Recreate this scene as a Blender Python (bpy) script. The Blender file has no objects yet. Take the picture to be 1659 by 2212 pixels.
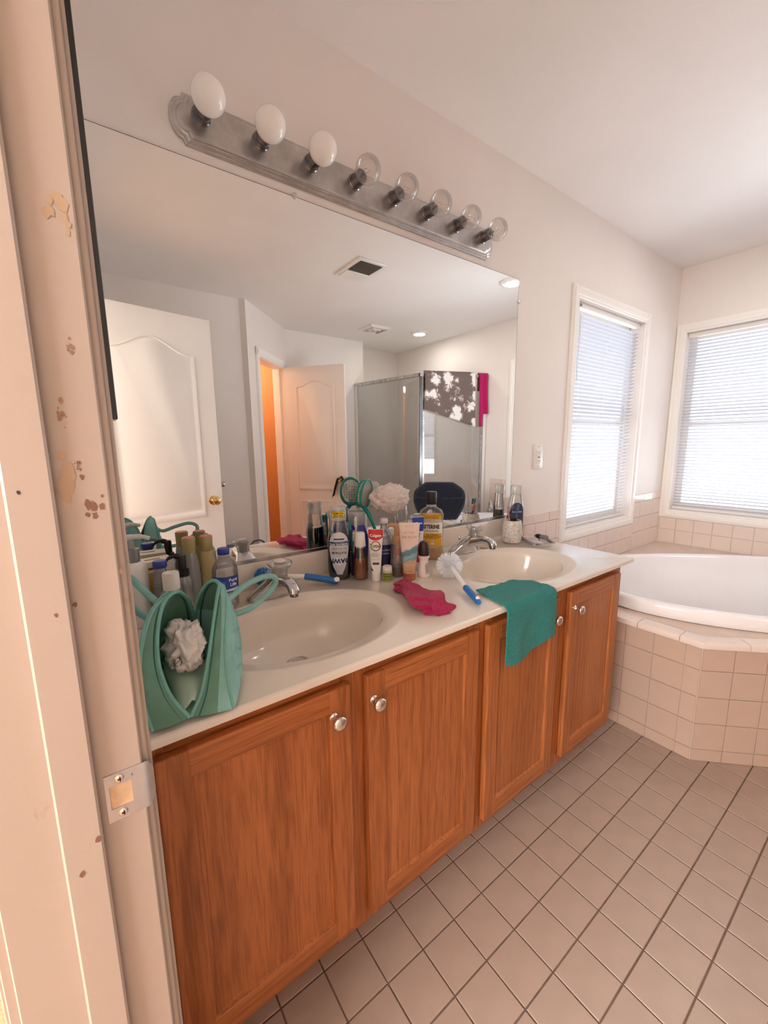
import bpy, bmesh, math, random
from mathutils import Vector, Matrix, noise
random.seed(7)
S = bpy.context.scene
COL = S.collection
PI = math.pi

def lin(r, g, b):
    f = lambda v: (v/255/12.92) if v <= 10 else (((v/255)+.055)/1.055)**2.4
    return (f(r), f(g), f(b), 1.0)

# ------------------------------------------------------------------ camera
CAM = Vector((-0.23355, -1.24330, 1.25886))
RIGHT = Vector((0.80547967, -0.59252797, -0.01063542))
DOWN = Vector((-0.10548851, -0.12569465, -0.98644464))
FWD = Vector((0.58315922, 0.79568302, -0.16374938))
FPX = 882.908
cd = bpy.data.cameras.new('camera')
cam = bpy.data.objects.new('camera', cd); COL.objects.link(cam)
m = Matrix.Identity(4)
for i in range(3):
    m[i][0] = RIGHT[i]; m[i][1] = -DOWN[i]; m[i][2] = -FWD[i]; m[i][3] = CAM[i]
cam.matrix_world = m
cd.sensor_fit = 'VERTICAL'; cd.sensor_height = 24.0
cd.lens = FPX*24.0/2212.0
cd.clip_start = 0.02; cd.clip_end = 60
S.camera = cam

def project(p):
    d = Vector(p)-CAM
    z = d.dot(FWD)
    if z < 1e-3: return None
    return (FPX*d.dot(RIGHT)/z+829.5, FPX*d.dot(DOWN)/z+1106.0)

# ------------------------------------------------------------------ world, lights, exposure
w = bpy.data.worlds.new('overcast_sky'); S.world = w; w.use_nodes = True
bg = w.node_tree.nodes['Background']
bg.inputs[0].default_value = (0.86, 0.92, 1.0, 1); bg.inputs[1].default_value = 1.6

def area(name, loc, target, sx, sy, power, col):
    l = bpy.data.lights.new(name, 'AREA'); l.shape = 'RECTANGLE'; l.size = sx; l.size_y = sy
    l.energy = power; l.color = col
    o = bpy.data.objects.new(name, l); COL.objects.link(o); o.location = loc
    o.rotation_euler = (Vector(target)-Vector(loc)).to_track_quat('-Z', 'Y').to_euler()
    return o
# upward daylight lamps added low outside the two windows, and the daylit bedroom behind the doorway
area('daylight_window_1', (2.36, 1.45, 0.25), (2.2, -0.5, 2.0), 2.2, 1.9, 105, (0.96, 0.98, 1.0))
area('daylight_window_2', (4.75, -0.72, 0.25), (2.7, -0.8, 2.0), 2.2, 1.9, 60, (0.96, 0.98, 1.0))
area('bedroom_daylight', (-2.6, -1.30, 1.75), (0.2, -1.05, 1.1), 2.2, 1.3, 92, (1.0, 0.95, 0.90))
S.view_settings.view_transform = 'Standard'; S.view_settings.look = 'None'
S.view_settings.gamma = 1.0; S.view_settings.use_curve_mapping = False
S.view_settings.exposure = 0.95
S.cycles.max_bounces = 16; S.cycles.diffuse_bounces = 12; S.cycles.glossy_bounces = 6
S.cycles.transmission_bounces = 8; S.cycles.transparent_max_bounces = 24
S.cycles.use_denoising = True

# ------------------------------------------------------------------ materials
def newmat(name):
    mt = bpy.data.materials.new(name); mt.use_nodes = True
    return mt, mt.node_tree.nodes, mt.node_tree.links, mt.node_tree.nodes['Principled BSDF']

def coords(N, L, scale=(1, 1, 1)):
    tc = N.new('ShaderNodeTexCoord'); mp = N.new('ShaderNodeMapping')
    mp.inputs['Scale'].default_value = scale
    L.new(tc.outputs['Object'], mp.inputs['Vector'])
    return mp.outputs['Vector']

def noisy(N, L, vec, scale, detail=4, rough=.55, dist=0):
    n = N.new('ShaderNodeTexNoise'); n.inputs['Scale'].default_value = scale
    n.inputs['Detail'].default_value = detail; n.inputs['Roughness'].default_value = rough
    n.inputs['Distortion'].default_value = dist
    L.new(vec, n.inputs['Vector']); return n.outputs['Fac']

def ramp(N, L, fac, stops):
    r = N.new('ShaderNodeValToRGB'); e = r.color_ramp.elements
    while len(e) < len(stops): e.new(.5)
    for k, (p, c) in enumerate(stops):
        e[k].position = p; e[k].color = c
    L.new(fac, r.inputs['Fac']); return r.outputs['Color']

def addbump(N, L, b, h, strength, dist=.002):
    bp = N.new('ShaderNodeBump'); bp.inputs['Strength'].default_value = strength
    bp.inputs['Distance'].default_value = dist
    L.new(h, bp.inputs['Height']); L.new(bp.outputs['Normal'], b.inputs['Normal'])

def mat(name, col, rough=.5, metal=0, spec=.5, var=.06, vscale=14, bump=0, bscale=300, coat=0):
    mt, N, L, b = newmat(name)
    b.inputs['Roughness'].default_value = rough; b.inputs['Metallic'].default_value = metal
    b.inputs['Specular IOR Level'].default_value = spec
    if coat: b.inputs['Coat Weight'].default_value = coat; b.inputs['Coat Roughness'].default_value = .08
    v = coords(N, L)
    lo = tuple(c*(1-var) for c in col[:3])+(1,); hi = tuple(min(1, c*(1+var)) for c in col[:3])+(1,)
    L.new(ramp(N, L, noisy(N, L, v, vscale), [(.3, lo), (.7, hi)]), b.inputs['Base Color'])
    if bump: addbump(N, L, b, noisy(N, L, v, bscale, 3), bump)
    return mt

def clear(name, tint=(1, 1, 1, 1), refl=.10, rough=.03, milky=0.0, edge=.75):
    """thin clear plastic or glass: see-through, with sharp reflections at grazing angles"""
    mt, N, L, b = newmat(name)
    out = N['Material Output']
    tr = N.new('ShaderNodeBsdfTransparent'); tr.inputs[0].default_value = tint
    gl = N.new('ShaderNodeBsdfGlossy'); gl.inputs['Roughness'].default_value = rough
    lw = N.new('ShaderNodeLayerWeight'); lw.inputs['Blend'].default_value = .35
    mr = N.new('ShaderNodeMapRange'); mr.inputs['To Min'].default_value = refl*.6; mr.inputs['To Max'].default_value = edge
    L.new(lw.outputs['Fresnel'], mr.inputs['Value'])
    mx = N.new('ShaderNodeMixShader'); L.new(mr.outputs[0], mx.inputs[0])
    L.new(tr.outputs[0], mx.inputs[1]); L.new(gl.outputs[0], mx.inputs[2])
    last = mx.outputs[0]
    if milky:
        b.inputs['Base Color'].default_value = (.85, .86, .86, 1); b.inputs['Roughness'].default_value = .35
        m2 = N.new('ShaderNodeMixShader'); m2.inputs[0].default_value = milky
        L.new(last, m2.inputs[1]); L.new(b.outputs[0], m2.inputs[2]); last = m2.outputs[0]
    else:
        N.remove(b)
    L.new(last, out.inputs['Surface'])
    return mt

def wood(name, axis):
    mt, N, L, b = newmat(name)
    ax = (lambda g, l: (g, g, l)) if axis == 'z' else (lambda g, l: (l, g, g))
    fine = noisy(N, L, coords(N, L, ax(240, 9)), 1.0, 3, .6)
    broad = noisy(N, L, coords(N, L, ax(13, .9)), 1.0, 3, .55, .8)
    cath = N.new('ShaderNodeTexWave'); cath.wave_type = 'RINGS'; cath.rings_direction = 'Z' if axis == 'z' else 'X'
    cath.inputs['Scale'].default_value = 5.5; cath.inputs['Distortion'].default_value = 5.0
    cath.inputs['Detail'].default_value = 2.0; cath.inputs['Detail Scale'].default_value = 1.2
    L.new(coords(N, L, ax(3.4, .55)), cath.inputs['Vector'])
    c1 = ramp(N, L, broad, [(.28, lin(164, 96, 50)), (.5, lin(178, 107, 57)), (.72, lin(190, 118, 66))])
    c2 = ramp(N, L, cath.outputs['Fac'], [(.0, (.62, .55, .50, 1)), (.28, (1, 1, 1, 1))])
    c3 = ramp(N, L, fine, [(.38, (.55, .49, .45, 1)), (.55, (1, 1, 1, 1))])
    mx = N.new('ShaderNodeMixRGB'); mx.blend_type = 'MULTIPLY'; mx.inputs[0].default_value = .5
    L.new(c1, mx.inputs[1]); L.new(c2, mx.inputs[2])
    m2 = N.new('ShaderNodeMixRGB'); m2.blend_type = 'MULTIPLY'; m2.inputs[0].default_value = .6
    L.new(mx.outputs[0], m2.inputs[1]); L.new(c3, m2.inputs[2])
    L.new(m2.outputs[0], b.inputs['Base Color'])
    b.inputs['Roughness'].default_value = .38; b.inputs['Specular IOR Level'].default_value = .4
    addbump(N, L, b, fine, .12, .001)
    return mt

def painted(name, col, rough=.45, stains=0.0, bump=.05):
    """painted wall or trim with fine roller texture and optional scuffs"""
    mt, N, L, b = newmat(name)
    v = coords(N, L)
    lo = tuple(c*.95 for c in col[:3])+(1,)
    c = ramp(N, L, noisy(N, L, v, 2.2, 5), [(.3, lo), (.7, col)])
    if stains:
        f = noisy(N, L, coords(N, L, (1, 1, .55)), 21, 6, .7)
        st = ramp(N, L, f, [(.66, (0, 0, 0, 1)), (.76, (1, 1, 1, 1))])
        ml = N.new('ShaderNodeMath'); ml.operation = 'MULTIPLY'; ml.inputs[1].default_value = stains
        L.new(st, ml.inputs[0])
        mx = N.new('ShaderNodeMixRGB'); L.new(ml.outputs[0], mx.inputs[0])
        L.new(c, mx.inputs[1]); mx.inputs[2].default_value = lin(120, 84, 62)
        c = mx.outputs[0]
    L.new(c, b.inputs['Base Color'])
    b.inputs['Roughness'].default_value = rough; b.inputs['Specular IOR Level'].default_value = .35
    if bump: addbump(N, L, b, noisy(N, L, v, 160, 3), bump, .003)
    return mt

def fuzz(o, strength, size, sub):
    tx_ = bpy.data.textures.get('fuzz_%g' % size) or bpy.data.textures.new('fuzz_%g' % size, 'CLOUDS')
    tx_.noise_scale = size; tx_.noise_depth = 2
    if sub:
        m_ = o.modifiers.new('sub', 'SUBSURF'); m_.levels = sub; m_.render_levels = sub
    m_ = o.modifiers.new('fuzz', 'DISPLACE'); m_.texture = tx_; m_.strength = strength; m_.mid_level = .5
def terry(name, col, var=.25):
    mt, N, L, b = newmat(name)
    v = coords(N, L)
    lo = tuple(c*(1-var) for c in col[:3])+(1,); hi = tuple(min(1, c*(1+var)) for c in col[:3])+(1,)
    f = noisy(N, L, v, 330, 3, .7)
    L.new(ramp(N, L, f, [(.3, lo), (.7, hi)]), b.inputs['Base Color'])
    b.inputs['Roughness'].default_value = .95; b.inputs['Specular IOR Level'].default_value = .1
    b.inputs['Sheen Weight'].default_value = .25
    addbump(N, L, b, f, .9, .004)
    return mt

M = {}
M['wall'] = painted('wall_paint', lin(239, 234, 230), .5)
M['ceiling'] = painted('ceiling_paint', lin(243, 241, 239), .7, bump=.18)
M['trim'] = painted('trim_paint', lin(247, 246, 243), .32, bump=.02)
M['jamb'] = painted('jamb_paint', lin(173, 158, 147), .36, stains=.4, bump=.04)
M['orange'] = painted('orange_wall', lin(208, 150, 98), .5)  # even orange base colour for the toilet room walls
M['oak_v'] = wood('oak_vertical_grain', 'z'); M['oak_h'] = wood('oak_horizontal_grain', 'x')
M['dark'] = mat('dark_gap', lin(40, 26, 20), .8)
M['marble'] = mat('cultured_marble', lin(224, 214, 201), .14, var=.035, vscale=7, coat=.35)
M['floor_tile'] = mat('floor_tile_glaze', lin(172, 152, 139), .38, var=.06, vscale=9, bump=.04, bscale=500)
M['grout'] = mat('floor_grout', lin(112, 90, 78), .9, var=.2, vscale=30)
M['wall_tile'] = mat('wall_tile_glaze', lin(228, 214, 205), .22, var=.02, vscale=8)
M['deck_tile'] = mat('deck_tile_glaze', lin(196, 172, 155), .28, var=.03, vscale=8)
M['wall_grout'] = mat('wall_grout', lin(214, 196, 184), .9)
M['chrome'] = mat('chrome', (.62, .62, .63, 1), .09, 1, var=.04)
M['worn_chrome'] = mat('worn_chrome', (.50, .49, .49, 1), .24, 1, var=.25, vscale=30, bump=.05, bscale=120)
M['dark_chrome'] = mat('dark_chrome', (.20, .20, .21, 1), .16, 1, var=.1)
M['nickel'] = mat('satin_nickel', (.74, .68, .62, 1), .2, 1, var=.12, vscale=60)
M['steel'] = mat('strike_steel', (.66, .66, .70, 1), .28, 1, var=.1, vscale=40)
M['brass'] = mat('polished_brass', (.80, .56, .22, 1), .14, 1, var=.05)
M['white_plastic'] = mat('white_plastic', lin(236, 234, 230), .3, var=.02)
M['black_plastic'] = mat('black_plastic', lin(22, 22, 24), .3, var=.1)
M['tub'] = mat('tub_acrylic', lin(240, 240, 242), .12, var=.01, coat=.4)
M['glass'] = clear('window_glass', (1, 1, 1, 1), .06)
M['shower_glass'] = clear('shower_glass', (.95, .95, .94, 1), .20, .02, milky=.05)
M['clear'] = clear('clear_plastic', (.93, .94, .94, 1), .14, .05)
M['clear_milky'] = clear('cloudy_plastic', (.92, .94, .94, 1), .14, .12, milky=.28)
M['acrylic'] = clear('clear_acrylic', (.86, .86, .85, 1), .34, .05, milky=.06)
M['bulb_clear'] = clear('bulb_glass', (.93, .92, .91, 1), .10, .06, milky=.10, edge=.42)
M['bulb_white'] = mat('frosted_bulb', lin(248, 246, 242), .12, var=.02)
M['navy_liquid'] = mat('navy_soap', lin(16, 18, 38), .08, var=.2, coat=.6)
M['carpet'] = terry('tan_carpet', lin(186, 148, 108), .3)

# mirror
mt, N, L, b = newmat('mirror_silver'); b.inputs['Metallic'].default_value = 1; b.inputs['Roughness'].default_value = 0.0
b.inputs['Base Color'].default_value = (.90, .91, .90, 1); M['mirror'] = mt
# blind slats: thin white plastic lets some daylight through
mt, N, L, b = newmat('blind_slat'); b.inputs['Base Color'].default_value = lin(214, 216, 224); b.inputs['Roughness'].default_value = .35
tl = N.new('ShaderNodeBsdfTranslucent'); tl.inputs[0].default_value = lin(232, 234, 240)
mx = N.new('ShaderNodeMixShader'); mx.inputs[0].default_value = .05
L.new(b.outputs[0], mx.inputs[1]); L.new(tl.outputs[0], mx.inputs[2]); L.new(mx.outputs[0], N['Material Output'].inputs['Surface'])
M['slat'] = mt

# ------------------------------------------------------------------ mesh helpers
def link(name, bm, mt, parent=None, smooth=40, loc=None, rot=None, scale=None):
    me = bpy.data.meshes.new(name)
    bmesh.ops.recalc_face_normals(bm, faces=bm.faces)
    bm.to_mesh(me); bm.free()
    for x in (mt if isinstance(mt, (list, tuple)) else [mt]): me.materials.append(x)
    if smooth:
        for p in me.polygons: p.use_smooth = True
        me.set_sharp_from_angle(angle=math.radians(smooth))
    o = bpy.data.objects.new(name, me); COL.objects.link(o)
    if parent: o.parent = parent
    if loc: o.location = loc
    if rot: o.rotation_euler = rot
    return o

def tag(o, label=None, cat=None, group=None, kind=None):
    if label: o['label'] = label
    if cat: o['category'] = cat
    if group: o['group'] = group
    if kind: o['kind'] = kind
    return o

def thing(name, label, cat, loc=(0, 0, 0), rz=0, group=None):
    o = bpy.data.objects.new(name, None); COL.objects.link(o); o.empty_display_size = .05
    o.location = loc; o.rotation_euler = (0, 0, rz)
    return tag(o, label, cat, group)

def copytree(o, parent=None):
    c = o.copy(); COL.objects.link(c); c.parent = parent
    for k in list(o.children): copytree(k, c)
    return c

def box(bm, x0, x1, y0, y1, z0, z1, bev=0, seg=1):
    vs = [bm.verts.new((x, y, z)) for x in (x0, x1) for y in (y0, y1) for z in (z0, z1)]
    f = [(0, 1, 3, 2), (4, 6, 7, 5), (0, 4, 5, 1), (2, 3, 7, 6), (0, 2, 6, 4), (1, 5, 7, 3)]
    fs = [bm.faces.new([vs[i] for i in q]) for q in f]
    if bev:
        es = list({e for q in fs for e in q.edges})
        bmesh.ops.bevel(bm, geom=es, offset=bev, segments=seg, affect='EDGES', profile=.5)

def B(x0, x1, y0, y1, z0, z1, bev=0, seg=1):
    bm = bmesh.new(); box(bm, x0, x1, y0, y1, z0, z1, bev, seg); return bm

def loft(bm, rings, cap0=True, cap1=True, closed=True):
    rs = [[bm.verts.new(p) for p in r] for r in rings]
    n = len(rs[0])
    for a, b_ in zip(rs, rs[1:]):
        for i in range(n if closed else n-1):
            j = (i+1) % n
            bm.faces.new((a[i], a[j], b_[j], b_[i]))
    if cap0 and closed: bm.faces.new(rs[0][::-1])
    if cap1 and closed: bm.faces.new(rs[-1])
    return rs

def sring(cx, cy, z, a, b_, n=2.0, seg=28):
    out = []
    for i in range(seg):
        t = 2*PI*i/seg; c, s = math.cos(t), math.sin(t)
        out.append((cx+a*math.copysign(abs(c)**(2/n), c), cy+b_*math.copysign(abs(s)**(2/n), s), z))
    return out

def lathe(bm, prof, cx=0, cy=0, seg=28, cap0=True, cap1=True):
    return loft(bm, [sring(cx, cy, z, max(r, 1e-5), max(r, 1e-5), 2, seg) for r, z in prof], cap0, cap1)

def LA(prof, seg=28, cx=0, cy=0):
    bm = bmesh.new(); lathe(bm, prof, cx, cy, seg); return bm

def tube(bm, pts, r, seg=10, closed=False):
    pts = [Vector(p) for p in pts]; n = len(pts)
    rr = r if isinstance(r, (list, tuple)) else [r]*n
    rings = []; up = None
    for i, p in enumerate(pts):
        if closed: t = pts[(i+1) % n]-pts[i-1]
        else: t = pts[min(i+1, n-1)]-pts[max(i-1, 0)]
        t.normalize()
        if up is None:
            up = t.orthogonal().normalized()
        up = (up-t*up.dot(t)).normalized()
        sd = t.cross(up)
        rings.append([p+(up*math.cos(2*PI*k/seg)+sd*math.sin(2*PI*k/seg))*rr[i] for k in range(seg)])
    if closed:
        rs = loft(bm, rings, False, False)
        a, b_ = rs[-1], rs[0]
        # best match of last ring to first
        best = min(range(seg), key=lambda s: (a[0].co-b_[s].co).length)
        for i in range(seg):
            bm.faces.new((a[i], a[(i+1) % seg], b_[(i+1+best) % seg], b_[(i+best) % seg]))
    else:
        loft(bm, rings)

def T(pts, r, seg=10, closed=False):
    bm = bmesh.new(); tube(bm, pts, r, seg, closed); return bm

def spline(pts, n=8, closed=False):
    P = [Vector(p) for p in pts]; out = []; m_ = len(P)
    for i in range(m_ if closed else m_-1):
        if closed: p0, p1, p2, p3 = P[i-1], P[i], P[(i+1) % m_], P[(i+2) % m_]
        else: p0, p1, p2, p3 = P[max(i-1, 0)], P[i], P[i+1], P[min(i+2, m_-1)]
        for k in range(n):
            t = k/n
            out.append(.5*((2*p1)+(p2-p0)*t+(2*p0-5*p1+4*p2-p3)*t*t+(3*p1-p0-3*p2+p3)*t**3))
    if not closed: out.append(P[-1])
    return out

def prism(bm, poly, vec):
    v = Vector(vec)
    a = [bm.verts.new(p) for p in poly]; b_ = [bm.verts.new(Vector(p)+v) for p in poly]
    bm.faces.new(a); bm.faces.new(b_[::-1]); n = len(a)
    for i in range(n): bm.faces.new((a[i], b_[i], b_[(i+1) % n], a[(i+1) % n]))

def PR(poly, vec):
    bm = bmesh.new(); prism(bm, poly, vec); return bm

def grid(bm, rows):
    rs = [[bm.verts.new(p) for p in r] for r in rows]
    for a, b_ in zip(rs, rs[1:]):
        for i in range(len(a)-1): bm.faces.new((a[i], a[i+1], b_[i+1], b_[i]))

_fc = {}
def textmesh(txt, size, bold=0.0, space=1.0):
    cu = bpy.data.curves.new('lettering', 'FONT'); cu.body = txt; cu.size = size
    cu.align_x = 'CENTER'; cu.align_y = 'CENTER'; cu.offset = bold*size; cu.resolution_u = 3; cu.space_character = space
    o = bpy.data.objects.new('lettering', cu); COL.objects.link(o)
    bpy.context.view_layer.update()
    me = bpy.data.meshes.new_from_object(o.evaluated_get(bpy.context.evaluated_depsgraph_get()))
    bpy.data.objects.remove(o); bpy.data.curves.remove(cu)
    return me

def text(name, parent, txt, size, fn, mt, bold=0.0, flip=False, sx=1.0, space=1.0):
    """lettering laid on a surface; fn maps (x, y) of the text plane to a point"""
    me = textmesh(txt, size, bold, space); me.name = name
    for v in me.vertices:
        x, y = v.co.x*sx, v.co.y
        if flip: x, y = -x, -y
        v.co = fn(x, y)
    me.materials.clear(); me.materials.append(mt)
    o = bpy.data.objects.new(name, me); COL.objects.link(o); o.parent = parent
    return o

class Body:
    """a bottle or tube: stacked superellipse sections (z, half width, half depth, exponent)"""
    def __init__(s, secs, smooth=True):
        s.secs = secs
    def at(s, z):
        q = s.secs
        if z <= q[0][0]: return q[0][1:]
        for a, b_ in zip(q, q[1:]):
            if z <= b_[0]:
                t = (z-a[0])/max(b_[0]-a[0], 1e-6)
                return tuple(a[k]+(b_[k]-a[k])*t for k in (1, 2, 3))
        return q[-1][1:]
    def mesh(s, z0=None, z1=None, k=1.0, seg=32, sub=2):
        z0 = s.secs[0][0] if z0 is None else z0; z1 = s.secs[-1][0] if z1 is None else z1
        zs = sorted({z0, z1} | {q[0] for q in s.secs if z0 < q[0] < z1})
        bm = bmesh.new(); rings = []
        for z in zs:
            a, b_, n = s.at(z); rings.append(sring(0, 0, z, a*k, b_*k, n, seg))
        loft(bm, rings); return bm
    def front(s, x, z, eps=.0006):
        a, b_, n = s.at(z)
        x = max(-a*.985, min(a*.985, x))
        return Vector((x, -b_*(1-abs(x/a)**n)**(1/n)-eps, z))
    def label(s, name, parent, mt, rows, cols=14, eps=.0005):
        """rows: (z, x_left, x_right), refined between"""
        bm = bmesh.new(); out = []
        for (za, la, ra), (zb, lb, rb) in zip(rows, rows[1:]):
            k = max(2, int(abs(zb-za)/.004))
            for i in range(k):
                t = i/k; out.append((za+(zb-za)*t, la+(lb-la)*t, ra+(rb-ra)*t))
        out.append(rows[-1])
        grid(bm, [[s.front(l+(r-l)*c/cols, z, eps) for c in range(cols+1)] for z, l, r in out])
        return link(name, bm, mt, parent)
    def write(s, name, parent, txt, size, x, z, mt, bold=0.0, flip=False, sx=1.0, eps=.0011, space=1.0):
        return text(name, parent, txt, size, lambda u, v: s.front(x+u, z+v, eps), mt, bold, flip, sx, space)

def oval(zc, hz, hx, n=16):
    return [(zc-hz*math.cos(PI*i/n), -max(hx*math.sin(PI*i/n), 1e-4), max(hx*math.sin(PI*i/n), 1e-4)) for i in range(n+1)]

def colour(r, g, b_, rough=.35, **k):
    key = ('c', r, g, b_, rough)
    if key not in _fc: _fc[key] = mat('plain_%d_%d_%d' % (r, g, b_), lin(r, g, b_), rough, var=.03, **k)
    return _fc[key]

# ================================================================== ROOM SHELL
XL, XR = -0.218, 3.285          # bathroom faces of left and right walls
ZC = 2.44
P45A, P45B = Vector((1.008, -2.34, 0)), Vector((1.581, -2.947, 0))
U45 = (P45B-P45A).normalized(); N45 = Vector((U45.y, -U45.x, 0))   # N45 points out of the bathroom
if N45.dot(Vector((-1, -1, 0))) < 0: N45 = -N45

def struct(name, bm, mt, parent=None, smooth=0):
    o = link(name, bm, mt, parent, smooth)
    if parent is None: o['kind'] = 'structure'
    return o

def quadslab(bm, a, b_, n, t, z0, z1):
    a, b_, n = Vector(a), Vector(b_), Vector(n)
    prism(bm, [(p.x, p.y, z0) for p in (a, b_, b_+n*t, a+n*t)], (0, 0, z1-z0))

W1 = (1.955, 2.765, .755, 2.005)      # window_1 opening x0 x1 z0 z1 in the back wall
W2 = (-1.365, -.065, .755, 2.005)     # window_2 opening y0 y1 z0 z1 in the right wall
bm = bmesh.new()
box(bm, -.33, W1[0], 0, .14, -.05, ZC); box(bm, W1[1], XR+.14, 0, .14, -.05, ZC)
box(bm, W1[0], W1[1], 0, .14, -.05, W1[2]); box(bm, W1[0], W1[1], 0, .14, W1[3], ZC)
wall_back = struct('wall_back', bm, M['wall'])
bm = bmesh.new()
box(bm, XR, XR+.14, W2[1], 0, -.05, ZC); box(bm, XR, XR+.14, -3.36, W2[0], -.05, ZC)
box(bm, XR, XR+.14, W2[0], W2[1], -.05, W2[2]); box(bm, XR, XR+.14, W2[0], W2[1], W2[3], ZC)
wall_right = struct('wall_right', bm, M['wall'])
DJ0, DJ1 = -1.497, -.785              # clear doorway along y
bm = bmesh.new()
box(bm, -.33, XL, DJ1+.018, 0, -.05, ZC); box(bm, -.33, XL, -2.46, DJ0-.018, -.05, ZC)
box(bm, -.33, XL, DJ0-.018, DJ1+.018, 2.06, ZC)
struct('wall_left', bm, M['wall'])
struct('wall_front', B(-.218, 1.008, -2.46, -2.34, -.05, ZC), M['wall'])
# angled wall with the toilet room doorway
OA, OB = P45A+U45*.15, P45A+U45*.775
bm = bmesh.new()
quadslab(bm, P45A-U45*.05, OA, N45, .115, -.05, ZC); quadslab(bm, OB, P45B+U45*.05, N45, .115, -.05, ZC)
quadslab(bm, OA, OB, N45, .115, 2.045, ZC)
struct('wall_angle', bm, M['wall'])
struct('wall_front_far', B(1.581, 2.562, -3.08, -2.965, -.05, ZC), M['wall'])
struct('wall_shower_side', B(2.45, 2.562, -3.36, -3.08, -.05, ZC), M['wall'])
struct('wall_shower_back', B(2.45, XR, -3.36, -3.24, -.05, ZC), M['wall'])
# toilet room behind the angled wall
q = [P45A-U45*.05+N45*.115, P45A-U45*.05+N45*1.4, P45B+U45*.25+N45*1.4, P45B+U45*.25+N45*.115]
bm = bmesh.new()
quadslab(bm, q[0], q[1], -U45, .05, -.05, ZC); quadslab(bm, q[1], q[2], N45, .05, -.05, ZC); quadslab(bm, q[2], q[3], U45, .05, -.05, ZC)
quadslab(bm, P45B+U45*.05+N45*.11, P45B+U45*.25+N45*.11, -N45, .04, -.05, ZC)
struct('wall_toilet_room', bm, M['orange'])
tl_ = bpy.data.lights.new('toilet_room_lamp', 'POINT'); tl_.energy = 13; tl_.color = (1, .76, .50); tl_.shadow_soft_size = .12
to = bpy.data.objects.new('toilet_room_lamp', tl_); COL.objects.link(to); c_ = (q[0]+q[2])/2; to.location = (c_.x, c_.y, 2.1)
struct('ceiling', B(-.33, XR+.14, -3.36, .14, ZC, ZC+.1), M['ceiling'])
struct('ceiling_toilet_room', B(-.2, 2.0, -4.4, -3.36, ZC, ZC+.1), M['ceiling'])
# bedroom side
struct('ceiling_bedroom', B(-4.2, -.33, -4.0, .14, ZC, ZC+.1), M['ceiling'])
bm = bmesh.new(); box(bm, -4.2, -.33, -.03, .09, -.05, ZC); box(bm, -4.3, -4.2, -4.0, .09, -.05, ZC); box(bm, -4.2, -.33, -4.1, -4.0, -.05, ZC)
box(bm, -.33, -.218, -4.0, -2.46, -.05, ZC)
struct('wall_bedroom', bm, M['wall'])
struct('baseboard_bedroom', B(-4.2, -.345, -.044, -.03, 0, .09, .003), M['trim'])
struct('floor_bedroom', B(-4.2, -.30, -4.0, .0, -.05, .004), M['carpet'])
bm = bmesh.new(); box(bm, -.218, 1.15, -2.34, -2.327, 0, .085, .003)
struct('baseboard_front', bm, M['trim'])

# ---- floor with its small square tiles
floor = struct('floor', B(-.30, XR, -3.36, 0, -.05, -.0022), M['grout'])
struct('floor_toilet_room', B(-.3, 2.4, -4.6, -3.36, -.05, -.002), M['grout'])
TP, TX, TY = .1105, 0.0, -.5086
def tilemesh(name, sx, sy, h, mt, bev=.0012):
    bm = bmesh.new(); box(bm, -sx/2, sx/2, -sy/2, sy/2, -h, 0)
    top = [e for e in bm.edges if all(v.co.z > -1e-6 for v in e.verts)]
    bmesh.ops.bevel(bm, geom=top, offset=bev, segments=1, affect='EDGES')
    me = bpy.data.meshes.new(name); bm.to_mesh(me); bm.free(); me.materials.append(mt); return me
ftile = tilemesh('tile', TP-.0035, TP-.0035, .004, M['floor_tile'])
cells = []
for j in range(-2, 30):
    for i in range(-1, 25):
        cx, cy = TX+(j+.5)*TP, TY-(i+.5)*TP
        if cx < -.16 or cx > 3.22: continue
        if cy > -1.62 and cx-1.603 > .05+max(0, -(cy+.789)): continue      # under the tub deck
        if cy < -2.40 and cx < 1.0: continue
        if cx > 2.64 and cy < -1.98: continue
        if cy < -2.2 and (cx-1.008)*.727+(cy+2.34)*.686 < -.08 : continue
        if cy < -3.02: continue
        pr = [project((cx+a*TP/2, cy+b_*TP/2, 0)) for a, b_ in ((-1, -1), (1, -1), (1, 1), (-1, 1))]
        vis = 0
        if all(pr):
            ar = abs(sum(pr[k][0]*pr[(k+1) % 4][1]-pr[(k+1) % 4][0]*pr[k][1] for k in range(4)))/2
            mx_, my_ = sum(p[0] for p in pr)/4, sum(p[1] for p in pr)/4
            if -90 < mx_ < 1750 and -90 < my_ < 2300: vis = ar
        cells.append((vis, cx, cy))
cells.sort(reverse=True)
single = [c for c in cells if c[0] > 0][:300]
rest = cells[len(single):]
rt = random.Random(3)
for k, (v_, cx, cy) in enumerate(single):
    o = bpy.data.objects.new('tile', ftile); COL.objects.link(o); o.parent = floor
    o.location = (cx, cy, rt.uniform(-.0004, .0004)); o.rotation_euler = (0, 0, rt.uniform(-.004, .004))
bm = bmesh.new()
for v_, cx, cy in rest: box(bm, cx-TP/2+.0018, cx+TP/2-.0018, cy-TP/2+.0018, cy+TP/2-.0018, -.004, 0)
o = link('far_tiles', bm, M['floor_tile'], floor, 0); o['kind'] = 'stuff'

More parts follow.
